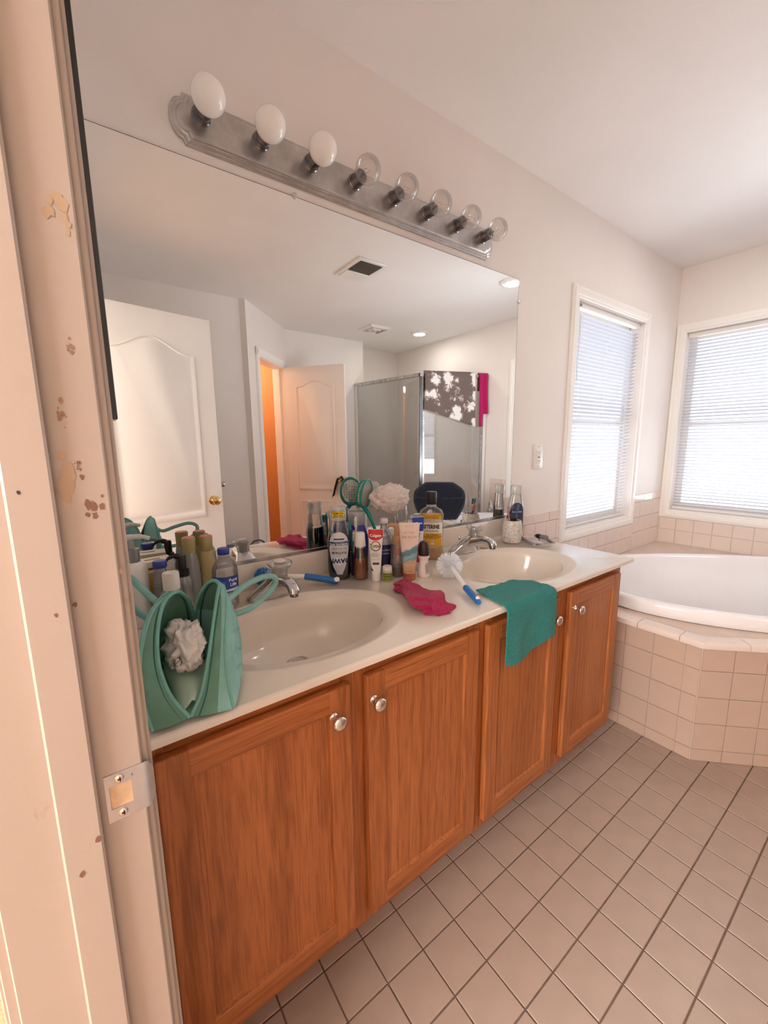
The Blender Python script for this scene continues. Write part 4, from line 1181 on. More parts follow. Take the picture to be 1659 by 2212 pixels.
# -- small jar
t = place('pill_jar', 'tiny supplement jar with green label and white lid', 'jar', .5365, -.208)
b_ = R_([(0, .0145), (.0015, .0160), (.031, .0160), (.034, .0140), (.037, .0128)])
link('jar', b_.mesh(), colour(206, 200, 176), t, 50)
b_.label('green_label', t, colour(132, 138, 46), [(.003, -.0158, .0158), (.029, -.0158, .0158)], 16, .0003)
b_.label('label_stripe', t, colour(70, 84, 36), [(.0175, -.0155, .0155), (.0265, -.0155, .0155)], 16, .0006)
b_.write('label_lettering', t, 'ALFA VITO', .0062, 0, .022, colour(196, 204, 96), .02)
b_.write('label_print', t, 'suplemento', .0038, 0, .0105, colour(70, 84, 36))
ring_cap('lid', t, [(.0142, .0355), (.0150, .0365), (.0150, .0475), (.0135, .050), (.0001, .0503)], colour(232, 228, 218), 56)

# -- brown foaming soap pump
t = place('soap_pump_bottle', 'translucent plum soap bottle with tan pump head', 'bottle', .598, -.185)
b_ = R_([(0, .0225), (.003, .0258), (.045, .0262), (.085, .0232), (.105, .0185), (.112, .0170)])
link('bottle', b_.mesh(), clear('plum_clear', (.62, .52, .52, 1), .18, .06, milky=.10), t, 60)
link('soap', b_.mesh(.003, .034, .95), mat('plum_soap', lin(70, 28, 26), .1, coat=.5), t, 60)
b_.label('pink_sticker', t, colour(170, 96, 100), [(.076, -.006, .005), (.098, -.007, .006)], 6)
tanp = mat('tan_plastic', lin(188, 144, 108), .3)
ring_cap('collar', t, [(.0178, .110), (.0182, .112), (.0178, .136), (.0165, .1385), (.0125, .139)], tanp)
bm = bmesh.new(); lathe(bm, [(.0115, .137), (.0115, .166), (.010, .172), (.0001, .173)], 0, 0, 20)
tube(bm, spline([(.002, 0, .166), (-.010, 0, .173), (-.024, 0, .174), (-.036, 0, .166)], 5), [.0095]*6+[.0075]*5+[.0055]*5, 12)
link('pump_head', bm, tanp, t)

# -- clear bottle with dark violet label behind
t = place('water_bottle', 'clear bottle with small white cap and deep blue label behind the toothpaste', 'bottle', .584, -.126)
b_ = R_([(0, .027), (.003, .0315), (.02, .032), (.024, .031), (.108, .0318), (.124, .0300), (.142, .0225), (.158, .0125), (.166, .0110), (.176, .0110)])
link('bottle', b_.mesh(), clear('violet_clear', (.70, .72, .82, 1), .16, .05, milky=.10), t, 60)
b_.label('wrap_label', t, colour(26, 32, 78), [(.030, -.0309, .0309), (.104, -.0309, .0309)], 18, .0004)
b_.write('label_lettering', t, 'purified\nwater', .011, .006, .080, colour(170, 178, 210), .01)
ring_cap('cap', t, [(.0135, .174), (.0140, .175), (.0140, .188), (.0125, .1905), (.0001, .191)], colour(222, 222, 224), 40)

# -- big blue bottle against the mirror
t = place('mouth_rinse_bottle', 'stout royal blue bottle with clear measuring cap behind the amber bottle', 'bottle', .518, -.056)
b_ = Body([(0, .036, .026, 2.6), (.003, .039, .029, 2.8), (.120, .040, .030, 2.8), (.145, .037, .028, 2.5), (.160, .031, .024, 2.1), (.168, .026, .022, 2)])
link('bottle', b_.mesh(), mat('royal_blue', lin(26, 34, 128), .12, var=.1, coat=.4), t, 60)
ring_cap('cap', t, [(.0265, .165), (.027, .167), (.0255, .196), (.024, .198), (.0001, .1985)], mat('deep_blue_cap', lin(38, 46, 120), .2))
link('measuring_cup', LA([(.0285, .168), (.0275, .209), (.0262, .213), (.0001, .2135)], 28), M['clear_milky'], t, 50)

# -- mouthwash
t = place('mouthwash_bottle', 'flat clear mouthwash bottle with black cap and yellow label', 'bottle', .832, -.098)
b_ = Body([(0, .043, .024, 3.2), (.003, .0475, .027, 3.6), (.030, .0475, .027, 3.6), (.044, .0445, .0252, 3.4), (.050, .0450, .0255, 3.4), (.150, .0455, .0255, 3.4), (.156, .0475, .0268, 3.4), (.172, .0475, .0265, 3.2), (.190, .0415, .0235, 2.6), (.201, .025, .018, 2.2), (.206, .0165, .0165, 2), (.216, .0160, .0160, 2)])
link('bottle', b_.mesh(), M['clear'], t, 60)
link('liquid', b_.mesh(.003, .0445, .955), mat('pale_amber', lin(206, 160, 92), .06, var=.06, coat=.5), t, 60)
yel = mat('yellow_label', lin(226, 168, 44), .3, var=.10, vscale=26)
crm = colour(240, 234, 224)
b_.label('main_label', t, crm, [(.052, -.040, .040), (.0555, -.0425, .0425), (.146, -.0425, .0425)], 18)
b_.label('yellow_field', t, yel, [(.052, -.038, .038), (.056, -.0405, .0405), (.104, -.0408, .0408)], 18, .0009)
b_.label('top_label', t, yel, [(.1555, -.0395, .0395), (.170, -.040, .040), (.178, -.0375, .0375), (.1815, -.033, .033)], 16, .0006)
blk = colour(26, 22, 22)
b_.write('brand_lettering', t, 'LISTERINE', .0205, -.0035, .129, blk, .045, sx=.76, eps=.0014)
b_.write('antiseptic_line', t, 'ANTISEPTIC', .0045, 0, .142, colour(110, 96, 80), eps=.0014)
b_.write('variant_lettering', t, 'ORIGINAL', .0125, .000, .1125, colour(120, 84, 44), .005, eps=.0014)
b_.write('claim_lettering', t, 'FOR A FRESHER &\nCLEANER MOUTH THAN\nBRUSHING ALONE', .0062, .004, .0915, colour(74, 50, 20), .02, eps=.0016)
b_.write('top_lettering', t, 'KILLS 99.9% OF GERMS THAT\nCAUSE BAD BREATH,\nPLAQUE & GINGIVITIS', .0058, 0, .1690, colour(90, 58, 22), .02, eps=.0014)
b_.label('seal', t, colour(226, 222, 212), [(.060, .000, .012), (.0745, .000, .012)], 6, .0014)
b_.write('seal_lettering', t, 'ADA', .0062, .006, .0700, colour(60, 60, 70), .02, eps=.0020)
bm = bmesh.new(); rings = []
for r, z in ((.0205, .214), (.0212, .2155), (.0206, .258), (.0190, .262), (.0001, .2625)):
    rings.append([(r*(1-.03*(i % 2))*math.cos(2*PI*i/60), r*(1-.03*(i % 2))*math.sin(2*PI*i/60), z) for i in range(60)])
loft(bm, rings); link('cap', bm, black, t, 35)
link('neck_ring', LA([(.0185, .2055), (.0195, .208), (.0185, .2105)], 28), M['clear_milky'], t)

# -- roll-on deodorant
t = place('roll_on_deodorant', 'white roll-on deodorant with dark brown domed cap', 'deodorant', .659, -.249, None, .2)
b_ = Body([(0, .0195, .0165, 2.2), (.003, .0215, .018, 2.4), (.010, .0212, .0175, 2.3), (.048, .0150, .0135, 2.1), (.060, .0150, .0140, 2), (.066, .0190, .0180, 2), (.074, .0195, .019, 2)])
link('bottle', b_.mesh(), mat('ivory_plastic', lin(240, 228, 218), .25), t, 50)
ring_cap('cap', t, [(.0185, .073), (.0188, .075), (.0190, .098), (.0175, .110), (.0130, .119), (.006, .1225), (.0001, .123)], colour(48, 30, 26), 0)
b_.label('back_label', t, colour(198, 192, 188), [(.012, .002, .0165), (.050, .003, .0125)], 6)
b_.write('label_print', t, 'directions\napply to dry skin\ningredients\nalcohol, aqua,\nfragrance,\nkeep away\nfrom fire', .0042, .009, .032, colour(70, 66, 66), sx=.75)

# -- toothbrushes in a small cup, and in the granite tumbler
def toothbrush(name, label, base, tip, col, head, brm, group=None):
    base, tip = Vector(base), Vector(tip); d = (tip-base).normalized()
    t = thing(name, label, 'toothbrush', tuple(base), 0, group)
    L_ = (tip-base).length; side = d.cross(Vector((CAM.x-base.x, CAM.y-base.y, 0))).normalized(); fr_ = side.cross(d).normalized()
    pts = [d*(L_*f)+fr_*(.004*math.sin(PI*f*1.5)) for f in [k/12 for k in range(13)]]
    link('handle', T(pts, [.0042, .005, .0055, .0055, .005, .0045, .0048, .0045, .0035, .0028, .003, .0048, .0030], 10), col, t, 60)
    bm = bmesh.new()
    for i in range(8):
        for j in range(3):
            c = d*(L_-.030+i*.0036)+side*((j-1)*.0034)+pts[11]*0
            tube(bm, [c+fr_*.003, c+fr_*.0125], .0015, 6)
    link('bristles', bm, brm, t, 0); return t
cup = place('tumbler', 'small dark blue cup of toothbrushes behind the amber bottle', 'cup', .487, -.092)
link('cup_body', LA([(.0001, 0), (.0145, 0), (.0155, .001), (.0165, .082), (.0153, .082), (.0140, .004), (.0001, .004)], 28), colour(26, 34, 92), cup, 40)
toothbrush('toothbrush', 'white toothbrush standing in the small dark blue cup', (.490, -.092, CZ+.006), (.486, -.100, CZ+.203), white, 0, white, 'toothbrushes in the small cup')
toothbrush('toothbrush', 'teal toothbrush leaning left in the small dark blue cup', (.492, -.088, CZ+.006), (.466, -.090, CZ+.192), colour(22, 122, 116), 0, colour(30, 150, 140), 'toothbrushes in the small cup')
toothbrush('toothbrush', 'pink toothbrush lowest in the small dark blue cup', (.486, -.094, CZ+.006), (.474, -.106, CZ+.158), colour(222, 150, 168), 0, white, 'toothbrushes in the small cup')

mt, N, L, b = newmat('speckled_granite')
v_ = coords(N, L)
a1 = ramp(N, L, noisy(N, L, v_, 235, 2, .5), [(.34, lin(84, 76, 72)), (.41, lin(218, 211, 203))])
a2_ = ramp(N, L, noisy(N, L, v_, 380, 2, .5), [(.36, lin(120, 110, 102)), (.44, (1, 1, 1, 1))])
mx = N.new('ShaderNodeMixRGB'); mx.blend_type = 'MULTIPLY'; mx.inputs[0].default_value = .8
L.new(a1, mx.inputs[1]); L.new(a2_, mx.inputs[2]); L.new(mx.outputs[0], b.inputs['Base Color']); b.inputs['Roughness'].default_value = .3
tm = place('toothbrush_holder', 'speckled grey stone tumbler beside the right faucet', 'cup', 1.300, -.128)
bm = bmesh.new()
loft(bm, [sring(0, 0, z, a, a, n, 36) for z, a, n in ((0, .036, 2.6), (.004, .0405, 2.8), (.03, .0425, 2.8), (.075, .0415, 2.6), (.094, .0385, 2.4), (.100, .036, 2.3), (.100, .032, 2.3), (.092, .032, 2.3), (.012, .034, 2.4))])
link('tumbler_body', bm, mt, tm, 50)
toothbrush('toothbrush', 'blue and green toothbrush leaning right in the speckled tumbler', (1.300, -.128, CZ+.014), (1.332, -.135, CZ+.172), colour(40, 74, 140), 0, colour(34, 110, 104), 'things in the speckled tumbler')
toothbrush('toothbrush', 'pink toothbrush leaning left in the speckled tumbler', (1.312, -.118, CZ+.014), (1.294, -.104, CZ+.150), colour(196, 116, 108), 0, colour(220, 150, 140), 'things in the speckled tumbler')
rz = thing('toothpaste_tube', 'small black tube lying over the rim of the speckled tumbler', 'tube', (1.298, -.132, CZ+.050), 0, 'things in the speckled tumbler')
bm = bmesh.new(); d0 = Vector((-.30, -.25, .92)).normalized(); pts = [d0*(.07*k/8) for k in range(9)]
rings = []
sd_ = d0.cross(Vector((.6, .8, 0))).normalized(); up_ = sd_.cross(d0)
for k, p in enumerate(pts):
    f = k/8; rings.append([p+sd_*((.009+.006*f)*math.cos(2*PI*i/20))+up_*((.010*(1-f)+.0012)*math.sin(2*PI*i/20)) for i in range(20)])
loft(bm, rings); link('tube_body', bm, colour(30, 22, 22), rz, 60)

# -- razor tray with a black brush
rt_ = thing('razor_tray', 'clear plastic tray lying flat beside the right sink', 'tray', (1.372, -.205, CZ+.0005), math.radians(58))
bm = bmesh.new()
loft(bm, [sring(0, 0, z, a, b2, 7, 40) for z, a, b2 in ((0, .078, .046), (.002, .080, .048), (.016, .083, .051), (.016, .086, .054), (.0145, .086, .054), (.0145, .082, .050), (.003, .078, .046))])
link('tray_body', bm, M['clear'], rt_, 50)
link('grey_spine', B(-.078, .078, .036, .046, .004, .018, .003), colour(168, 168, 172), rt_)
br_ = thing('trimmer', 'stubby black and grey trimmer resting in the clear tray', 'trimmer', (1.385, -.222, CZ+.016), math.radians(70))
bm = bmesh.new(); tube(bm, [(-.042, 0, .014), (-.036, 0, .0145), (-.010, 0, .013), (.004, 0, .011)], [.006, .0105, .0105, .009], 16)
link('grip', bm, colour(120, 118, 116), br_, 60)
bm = bmesh.new(); tube(bm, [(.003, 0, .011), (.020, 0, .010), (.032, 0, .009), (.042, 0, .008)], [.0098, .0115, .009, .004], 16)
link('head', bm, black, br_, 60)
stk = link('wooden_pick', T(spline([(1.098, -.118, CZ+.0032), (1.112, -.146, CZ+.0028), (1.130, -.172, CZ+.0032)], 6), [.0012]+[.0026]*11+[.0012], 8), colour(176, 130, 92), None, 50)
tag(stk, 'thin tan wooden stick lying by the right faucet', 'stick')

# -- brushes
def bristle_ball(c, r, axis, n, mt_, parent, name, thick=.0011, rmin=.25, seed=1):
    rn = random.Random(seed); bm = bmesh.new(); ax = Vector(axis).normalized()
    for i in range(n):
        z = rn.uniform(-.9, .95); t = rn.uniform(0, 2*PI); q_ = math.sqrt(1-z*z)
        d = Vector((q_*math.cos(t), q_*math.sin(t), z))
        a = c+d*r*rmin; e = c+d*r*rn.uniform(.9, 1.02)
        s1 = d.orthogonal().normalized(); s2 = d.cross(s1)
        vs = [bm.verts.new(a+(s1*math.cos(k*2.094)+s2*math.sin(k*2.094))*thick) for k in range(3)]
        ve = [bm.verts.new(e+(s1*math.cos(k*2.094)+s2*math.sin(k*2.094))*thick*.8) for k in range(3)]
        for k in range(3): bm.faces.new((vs[k], vs[(k+1) % 3], ve[(k+1) % 3], ve[k]))
        bm.faces.new(ve)
    o = link(name, bm, mt_, parent, 0); o['kind'] = 'stuff'; return o
blue = colour(34, 106, 178, .4)
t = thing('toilet_brush', 'white toilet brush with blue grip lying by the teal towel', 'brush', (.716, -.312, CZ+.043))
o3 = Vector((.716, -.312, CZ+.043))
hp = [Vector((.680, -.392, CZ+.026))-o3, Vector((.648, -.452, CZ+.0165))-o3, Vector((.607, -.535, CZ+.0095))-o3]
bristle_ball(Vector((0, 0, 0)), .0445, (0, 0, 1), 900, colour(238, 240, 244, .5), t, 'bristles', .0011)
link('bristle_core', LA([(.0001, -.02), (.016, -.014), (.02, 0), (.016, .014), (.0001, .02)], 20), white, t)
link('handle', T(spline([(-.006, -.014, -.001), (-.016, -.038, -.008), hp[0], hp[1]], 5), [.0085]*5+[.0075]*11, 12), white, t, 60)
link('blue_grip', T(spline([hp[1]+(hp[1]-hp[2])*.12, hp[1], (hp[1]+hp[2])*.5, hp[2]], 5), [.0085]*3+[.0098]*9+[.0085]*3+[.006], 12), blue, t, 60)
link('hang_tip', LA([(.0001, 0), (.0055, .0015), (.006, .006), (.0001, .011)], 14), white, t, 50, tuple((hp[1]*.12+hp[2]*.88)+Vector((0, 0, .0045))))
t = thing('dish_brush', 'dish brush with blue bristles leaning behind the left faucet', 'brush', (.180, -.0505, CZ+.045))
o4 = Vector((.180, -.0505, CZ+.045))
bristle_ball(Vector((0, 0, 0)), .030, (0, 0, 1), 800, colour(62, 140, 206, .5), t, 'blue_bristles', .0010, .3, 5)
bristle_ball(Vector((.004, -.006, 0)), .0255, (0, 0, 1), 500, colour(226, 232, 240, .5), t, 'white_bristles', .0010, .3, 6)
P4 = [Vector(p)-o4 for p in ((.205, -.052, CZ+.042), (.235, -.062, CZ+.038), (.300, -.083, CZ+.030), (.340, -.108, CZ+.022), (.386, -.148, CZ+.0125))]
link('handle', T(spline([(.0, 0, 0), P4[0], P4[1], P4[2]], 5), .0075, 12), white, t, 60)
link('blue_grip', T(spline([P4[2], P4[3], P4[4]], 7), [.0085]+[.0105]*12+[.0095, .007], 12), blue, t, 60)
link('hanging_eye', LA([(.0040, 0), (.0085, .0005), (.0085, .0025), (.0040, .003)], 20), white, t, 40, tuple(P4[4]+Vector((-.008, -.005, .0092))), (math.radians(38), 0, math.radians(-30)))
link('eye_hole', LA([(.0001, .0024), (.0044, .0024), (.0001, .0026)], 16), black, t, 0, tuple(P4[4]+Vector((-.008, -.005, .0092))), (math.radians(38), 0, math.radians(-30)))

# -- two-sided bath brush leaning on the mirror
t = thing('bath_brush', 'teal-rimmed bath brush with bristles and white mesh pouf leaning on the mirror', 'brush', (.606, -.070, CZ+.001))
o5 = Vector((.606, -.070, CZ+.001)); teal = colour(20, 138, 128, .3)
hb = Vector((.556, -.052, 1.088))-o5
axd = Vector((-.42, .88, .16)).normalized()        # bristle side faces left and out
u5 = axd.cross(Vector((0, 0, 1))).normalized(); v5 = u5.cross(axd).normalized()
def ovalring(c, a, b2, n=36): return [c+u5*(a*math.cos(2*PI*i/n))+v5*(b2*math.sin(2*PI*i/n)) for i in range(n)]
link('handle', T(spline([(0, 0, .002), (-.014, -.010, .07), (-.034, -.022, .14), (-.050, -.012, .195), hb-v5*.046], 6), [.006]*18+[.008]*7, 12), teal, t, 60)
link('bristle_rim', T(ovalring(hb+axd*.010, .037, .047), .0038, 8, True), teal, t, 60)
link('back_rim', T(ovalring(hb-axd*.006, .037, .050), .0045, 8, True), teal, t, 60)
bm = bmesh.new()
for k in range(9):
    for j in range(6):
        uu, vv = (j-2.5)*.009, (k-4)*.0092
        if (uu/.031)**2+(vv/.043)**2 > 1: continue
        c = hb+u5*uu+v5*vv; tube(bm, [c-axd*.004, c+axd*.022], .0020, 5)
o = link('bristles', bm, colour(214, 222, 214), t, 0); o['kind'] = 'stuff'
bm = bmesh.new(); loft(bm, [ovalring(hb-axd*.008, .035, .048), ovalring(hb-axd*.003, .035, .048)]); link('brush_back', bm, M['clear_milky'], t, 40)
bm = bmesh.new(); bmesh.ops.create_icosphere(bm, subdivisions=5, radius=1)
pc = Vector((.640, -.086, 1.068))-o5
for v in bm.verts:
    d = v.co.normalized(); nn = noise.noise(d*3.1)*.16+abs(noise.noise(d*8.0))*.20+abs(noise.noise(d*17))*.07
    r = .86+nn; v.co = pc+Vector((d.x*r*.084, d.y*r*.052, d.z*r*.054))
mt, N, L, b = newmat('mesh_pouf'); b.inputs['Base Color'].default_value = lin(236, 226, 220); b.inputs['Roughness'].default_value = .8
b.inputs['Subsurface Weight'].default_value = .3; b.inputs['Subsurface Radius'].default_value = (.02, .02, .02)
addbump(N, L, b, noisy(N, L, coords(N, L), 420, 3, .7), .8, .003)
link('mesh_pouf', bm, mt, t, 180)

# -- magenta washcloth, wrung into a twist
t = link('washcloth', bmesh.new(), terry('magenta_cloth', lin(176, 22, 78)), None)
bm = bmesh.new(); rings = []
path = spline([(.524, -.288, 0), (.520, -.330, 0), (.502, -.385, 0), (.488, -.440, 0), (.490, -.490, 0), (.486, -.522, 0)], 12)
nP = len(path)
for i, p in enumerate(path):
    f = i/(nP-1); tg = (path[min(i+1, nP-1)]-path[max(i-1, 0)]).normalized(); sd = Vector((tg.y, -tg.x, 0))
    wd = .017+.034*min(1, f*1.6)**.9*(1-.35*max(0, f-.55)/.45)+.007*math.sin(f*12)
    ht = .012+.010*math.sin(PI*f)+.003*math.sin(9*f+1)
    ring = []
    for k in range(44):
        a = 2*PI*k/44
        rid = 1+.24*math.sin(3*a+12*f+1.4*math.sin(7*f))+.13*math.sin(6*a-17*f)+.26*abs(noise.noise(Vector((math.cos(a)*1.8, math.sin(a)*1.8, f*7))))-.13
        x, z = math.cos(a)*wd*rid, math.sin(a)*ht*rid
        ring.append(p+sd*x+Vector((0, 0, CZ+.0015+max(0, z+ht*.78))))
    rings.append(ring)
loft(bm, rings); bmesh.ops.recalc_face_normals(bm, faces=bm.faces); bm.to_mesh(t.data); bm.free()
for p in t.data.polygons: p.use_smooth = True
fuzz(t, .0036, .0030, 2)
tag(t, 'wrung magenta washcloth lying on the counter between the sinks', 'washcloth')

# -- teal hand towel over the counter edge
bm = bmesh.new(); rows = []
NU, NV = 60, 70
for j in range(NV+1):
    v = j/NV; row = []
    for i in range(NU+1):
        u = i/NU
        yb = -.458+.0-.010*math.sin(PI*u)-.055*max(0, u-.72)/.28     # back edge on the counter
        topl = (-.588)-yb; hang = .166-.012*u+.012*math.sin(5.2*u)-.020*max(0, u-.3)*(u < .62)
        tot = -topl+hang; s = v*tot
        x = .676+(.885-.676)*u+(-.024*(1-u))*min(1, s/.12)+(.006*u)*min(1, s/.12)
        wob = .0022*noise.noise(Vector((u*5, v*5, 1)))
        if s < -topl-.010: y, z = yb-s, CZ+.0030+.004*max(0, noise.noise(Vector((u*6, v*7, 4))))+.004*math.exp(-s*60)
        else:
            q_ = s-(-topl-.010)
            if q_ < .0157:
                a = q_/.010; y, z = -.578-.010*math.sin(a), CZ-.007+.010*math.cos(a)
            else: y, z = -.588-.004*math.sin(3*PI*u)*min(1, (q_-.0157)*12)-.002, CZ-.007-(q_-.0157)
        row.append((x+wob, y-.0035+abs(wob), z))
    rows.append(row)
grid(bm, rows)
t = link('hand_towel', bm, terry('teal_terry', lin(14, 130, 126), .35), None, 180)
sd = t.modifiers.new('thick', 'SOLIDIFY'); sd.thickness = .005; sd.offset = 1
fuzz(t, .0045, .0032, 1)
tag(t, 'teal hand towel draped over the counter edge at the right sink', 'towel')

# ================================================================== TEAL BAG
BG = Vector((-.136, -.566, CZ+.001)); bd = Vector((.26, .966, 0)).normalized(); bl_ = Vector((bd.y, -bd.x, 0))
bag = thing('toiletry_bag', 'open teal quilted toiletry bag standing at the left end of the counter', 'bag', tuple(BG+Vector((0, 0, .0034))))
fab = mat('teal_fabric', lin(136, 184, 180), .75, spec=.2, var=.14, vscale=20, bump=.25, bscale=900)
lining = mat('teal_lining', lin(104, 146, 128), .8, spec=.2, var=.2, vscale=16)
mint = mat('mint_lining', lin(206, 234, 216), .8, spec=.2, var=.08, vscale=14)
pip = mat('teal_piping', lin(112, 172, 160), .6, var=.1, vscale=60)
NF = 110
def resample(pts, n):
    P = spline(pts, 10); d = [0]
    for a, b2 in zip(P, P[1:]): d.append(d[-1]+(b2-a).length)
    out = []; k = 0
    for i in range(n+1):
        x = d[-1]*i/n
        while k < len(d)-2 and d[k+1] < x: k += 1
        out.append(P[k].lerp(P[k+1], (x-d[k])/max(d[k+1]-d[k], 1e-9)))
    return out
RIM = {-1: [(-.136, -.568, .8205), (-.158, -.560, .861), (-.1684, -.545, .9056), (-.1666, -.530, .9463), (-.1559, -.510, .9838), (-.1402, -.490, 1.0019), (-.1189, -.460, .9978), (-.1008, -.435, .9725), (-.0909, -.415, .9354), (-.0885, -.405, .908), (-.088, -.395, .86), (-.088, -.388, .8205)],
       1: [(-.134, -.568, .8205), (-.1164, -.560, .8439), (-.1013, -.545, .8728), (-.0871, -.530, .9128), (-.0729, -.510, .9529), (-.0588, -.490, .9893), (-.0503, -.470, 1.0003), (-.055, -.450, 1.003), (-.0655, -.430, .9905), (-.0773, -.412, .9605), (-.0847, -.400, .9217), (-.0845, -.392, .87), (-.084, -.388, .8205)]}
OUT = {-1: [(-.188, -.570, .8205), (-.196, -.562, .87), (-.194, -.548, .92), (-.182, -.522, .965), (-.162, -.498, .993), (-.136, -.464, 1.001), (-.126, -.438, .978), (-.128, -.418, .93), (-.132, -.404, .87), (-.134, -.398, .8205)],
       1: [(-.0725, -.589, .8205), (-.0728, -.562, .8696), (-.066, -.540, .9188), (-.0543, -.515, .9539), (-.0465, -.490, .984), (-.0425, -.466, .994), (-.042, -.446, .988), (-.040, -.426, .965), (-.036, -.412, .92), (-.030, -.402, .865), (-.026, -.396, .8205)]}
for side in (-1, 1):
    rim = [p-BG for p in resample(RIM[side], NF)]; outer = [p-BG for p in resample(OUT[side], NF)]
    rows = []
    for k in range(6):
        q_ = k/6; rows.append([a.lerp(b2, q_)+bl_*side*.004*math.sin(PI*q_)*math.sin(PI*i/NF)-bd*.004*math.sin(PI*q_)*(i < NF/2) for i, (a, b2) in enumerate(zip(rim, outer))])
    for k in range(0, 45):      # quilted outer panel, bulging outwards above its foot line
        q_ = k/44; r_ = []
        for i, p in enumerate(outer):
            f = i/NF; foot = outer[0].lerp(outer[-1], f)
            bul = .024*math.sin(PI*min(1, q_*.80+.0))**.8*math.sin(PI*f)**.6
            qa, qb = (f*8+q_*4.0), (f*8-q_*4.0)
            dq = min(abs(qa-round(qa)), abs(qb-round(qb)))
            quilt = -.0060*math.exp(-(dq/.085)**2)*math.sin(PI*f)*math.sin(PI*min(1, q_+.03))
            r_.append(p.lerp(foot, q_)+bl_*side*(bul+quilt))
        rows.append(r_)
    bm = bmesh.new(); grid(bm, rows)
    link('bag_half', bm, fab, bag, 180)
    bm = bmesh.new(); grid(bm, [[p-bl_*side*.0028+(p-BG*0-p)*0 for p in r_] for r_ in rows])
    link('lining', bm, lining, bag, 180)
    link('zipper_edge', T(rim, .0036, 8), pip, bag, 60)
    link('zipper_tape', T([a.lerp(b2, .20)-bd*.002 for a, b2 in zip(rim, outer)], .0016, 6), mat('dark_teal_thread', lin(34, 92, 86), .7), bag, 60)
    link('seam_piping', T([p+bl_*side*.001 for p in outer], .0024, 8), pip, bag, 60)
bm = bmesh.new()
grid(bm, [[bd*s+bl_*x+Vector((0, 0, .003+.020*(abs(x)/.055)**2)) for x in (-.055, -.03, 0, .03, .055)] for s in (.006, .05, .10, .15, .19)])
link('bag_floor', bm, mint, bag, 60)
bm = bmesh.new()     # loose mint lining sloping up inside
grid(bm, [[bd*(.012+.10*q_)+bl_*x*(.25+.75*q_)+Vector((0, 0, .016+.026*q_+.008*math.sin(x*60+q_*4))) for x in (-.048, -.024, 0, .022, .044)] for q_ in [k/8 for k in range(9)]])
o = link('loose_lining', bm, mint, bag, 180); o['label'] = 'pale mint lining flap'
sd = o.modifiers.new('thick', 'SOLIDIFY'); sd.thickness = .002
hr = [Vector(p)-BG for p in ((-.044, -.470, .965), (-.022, -.425, .952), (.018, -.405, .966), (.062, -.400, .974), (.088, -.392, .962), (.080, -.385, .936), (.032, -.385, .905), (-.006, -.386, .899), (-.030, -.404, .896))]
link('handle', T(spline(hr, 7), .0062, 10), fab, bag, 60)
hl = [Vector(p)-BG for p in ((-.150, -.470, .985), (-.164, -.440, .998), (-.184, -.405, 1.022), (-.198, -.380, 1.020), (-.200, -.365, .985), (-.176, -.375, .945), (-.134, -.405, .915))]
link('handle', T(spline(hl, 7), .0062, 10), fab, bag, 60)
# white plastic bag stuffed inside
pb = thing('plastic_bag', 'crumpled white plastic bag stuffed inside the teal bag', 'plastic bag', (-.122, -.498, CZ+.102))
bm = bmesh.new(); bmesh.ops.create_icosphere(bm, subdivisions=5, radius=1)
for v in bm.verts:
    d = v.co.normalized()
    nn = -.50*abs(noise.noise(d*1.5+Vector((3, 1, 2))))-.42*abs(noise.noise(d*2.7+Vector((7, 4, 1))))-.16*abs(noise.noise(d*5.5))
    r = 1.16+nn; v.co = Vector((d.x*r*.034, d.y*r*.042, d.z*r*.046))
mt, N, L, b = newmat('white_film'); b.inputs['Base Color'].default_value = lin(226, 224, 220); b.inputs['Roughness'].default_value = .32
b.inputs['Transmission Weight'].default_value = .15
link('bag_film', bm, mt, pb, 180)
from mathutils.bvhtree import BVHTree
fm_ = [o for o in pb.children][0]
bt_ = BVHTree.FromPolygons([v.co for v in fm_.data.vertices], [p.vertices[:] for p in fm_.data.polygons])
def onfilm(x, z):
    h = bt_.ray_cast(Vector((x-.03, -.12, z+.02)), Vector((.25, 1, -.18)).normalized())
    return h[0]+Vector((0, -.0006, 0)) if h[0] else Vector((x, -.04, z))
bm = bmesh.new()
for st_ in ([(-.016+.003*math.cos(k*.6), -.014-.0022*k) for k in range(9)], [(-.011+.004*math.sin(k*.8), -.012-.0020*k) for k in range(9)], [(-.006-.002*math.cos(k*.7), -.011-.0021*k) for k in range(9)]):
    tube(bm, [onfilm(x, z) for x, z in st_], .0006, 5)
link('printed_mark', bm, colour(96, 98, 104), pb, 0)

# ================================================================== THINGS SEEN IN THE MIRROR
# navy cushion on the tub deck corner
cu = thing('bath_cushion', 'navy corduroy cushion standing on the tub deck corner, seen in the mirror', 'cushion', (2.405, -1.50, .5625), math.atan2(-1.5-1.243, 2.405+.2335)-PI/2)
bm = bmesh.new(); rings = []
for k in range(25):
    f = k/24; z = .345*f
    a = .155+.085*math.sin(PI*min(1, f*.8+.05)); a *= (1-max(0, f-.72)**2*4.5)
    b2 = .065*math.sin(PI*(.12+.80*f))**.6+.004
    rings.append([(p[0], p[1]+.004*math.sin(p[0]*140+z*60)*(1 if abs(p[1]) > .01 else 0), z) for p in sring(0, 0, z, a, b2, 2.6, 64)])
loft(bm, rings); link('cushion_body', bm, terry('navy_corduroy', lin(30, 35, 48), .3), cu, 180)
link('seam', T([(x*.222, -.062-.004*math.cos(x*1.5), .20+.012*x*x) for x in [k/10-1 for k in range(21)]], .003, 6), colour(42, 50, 72), cu)
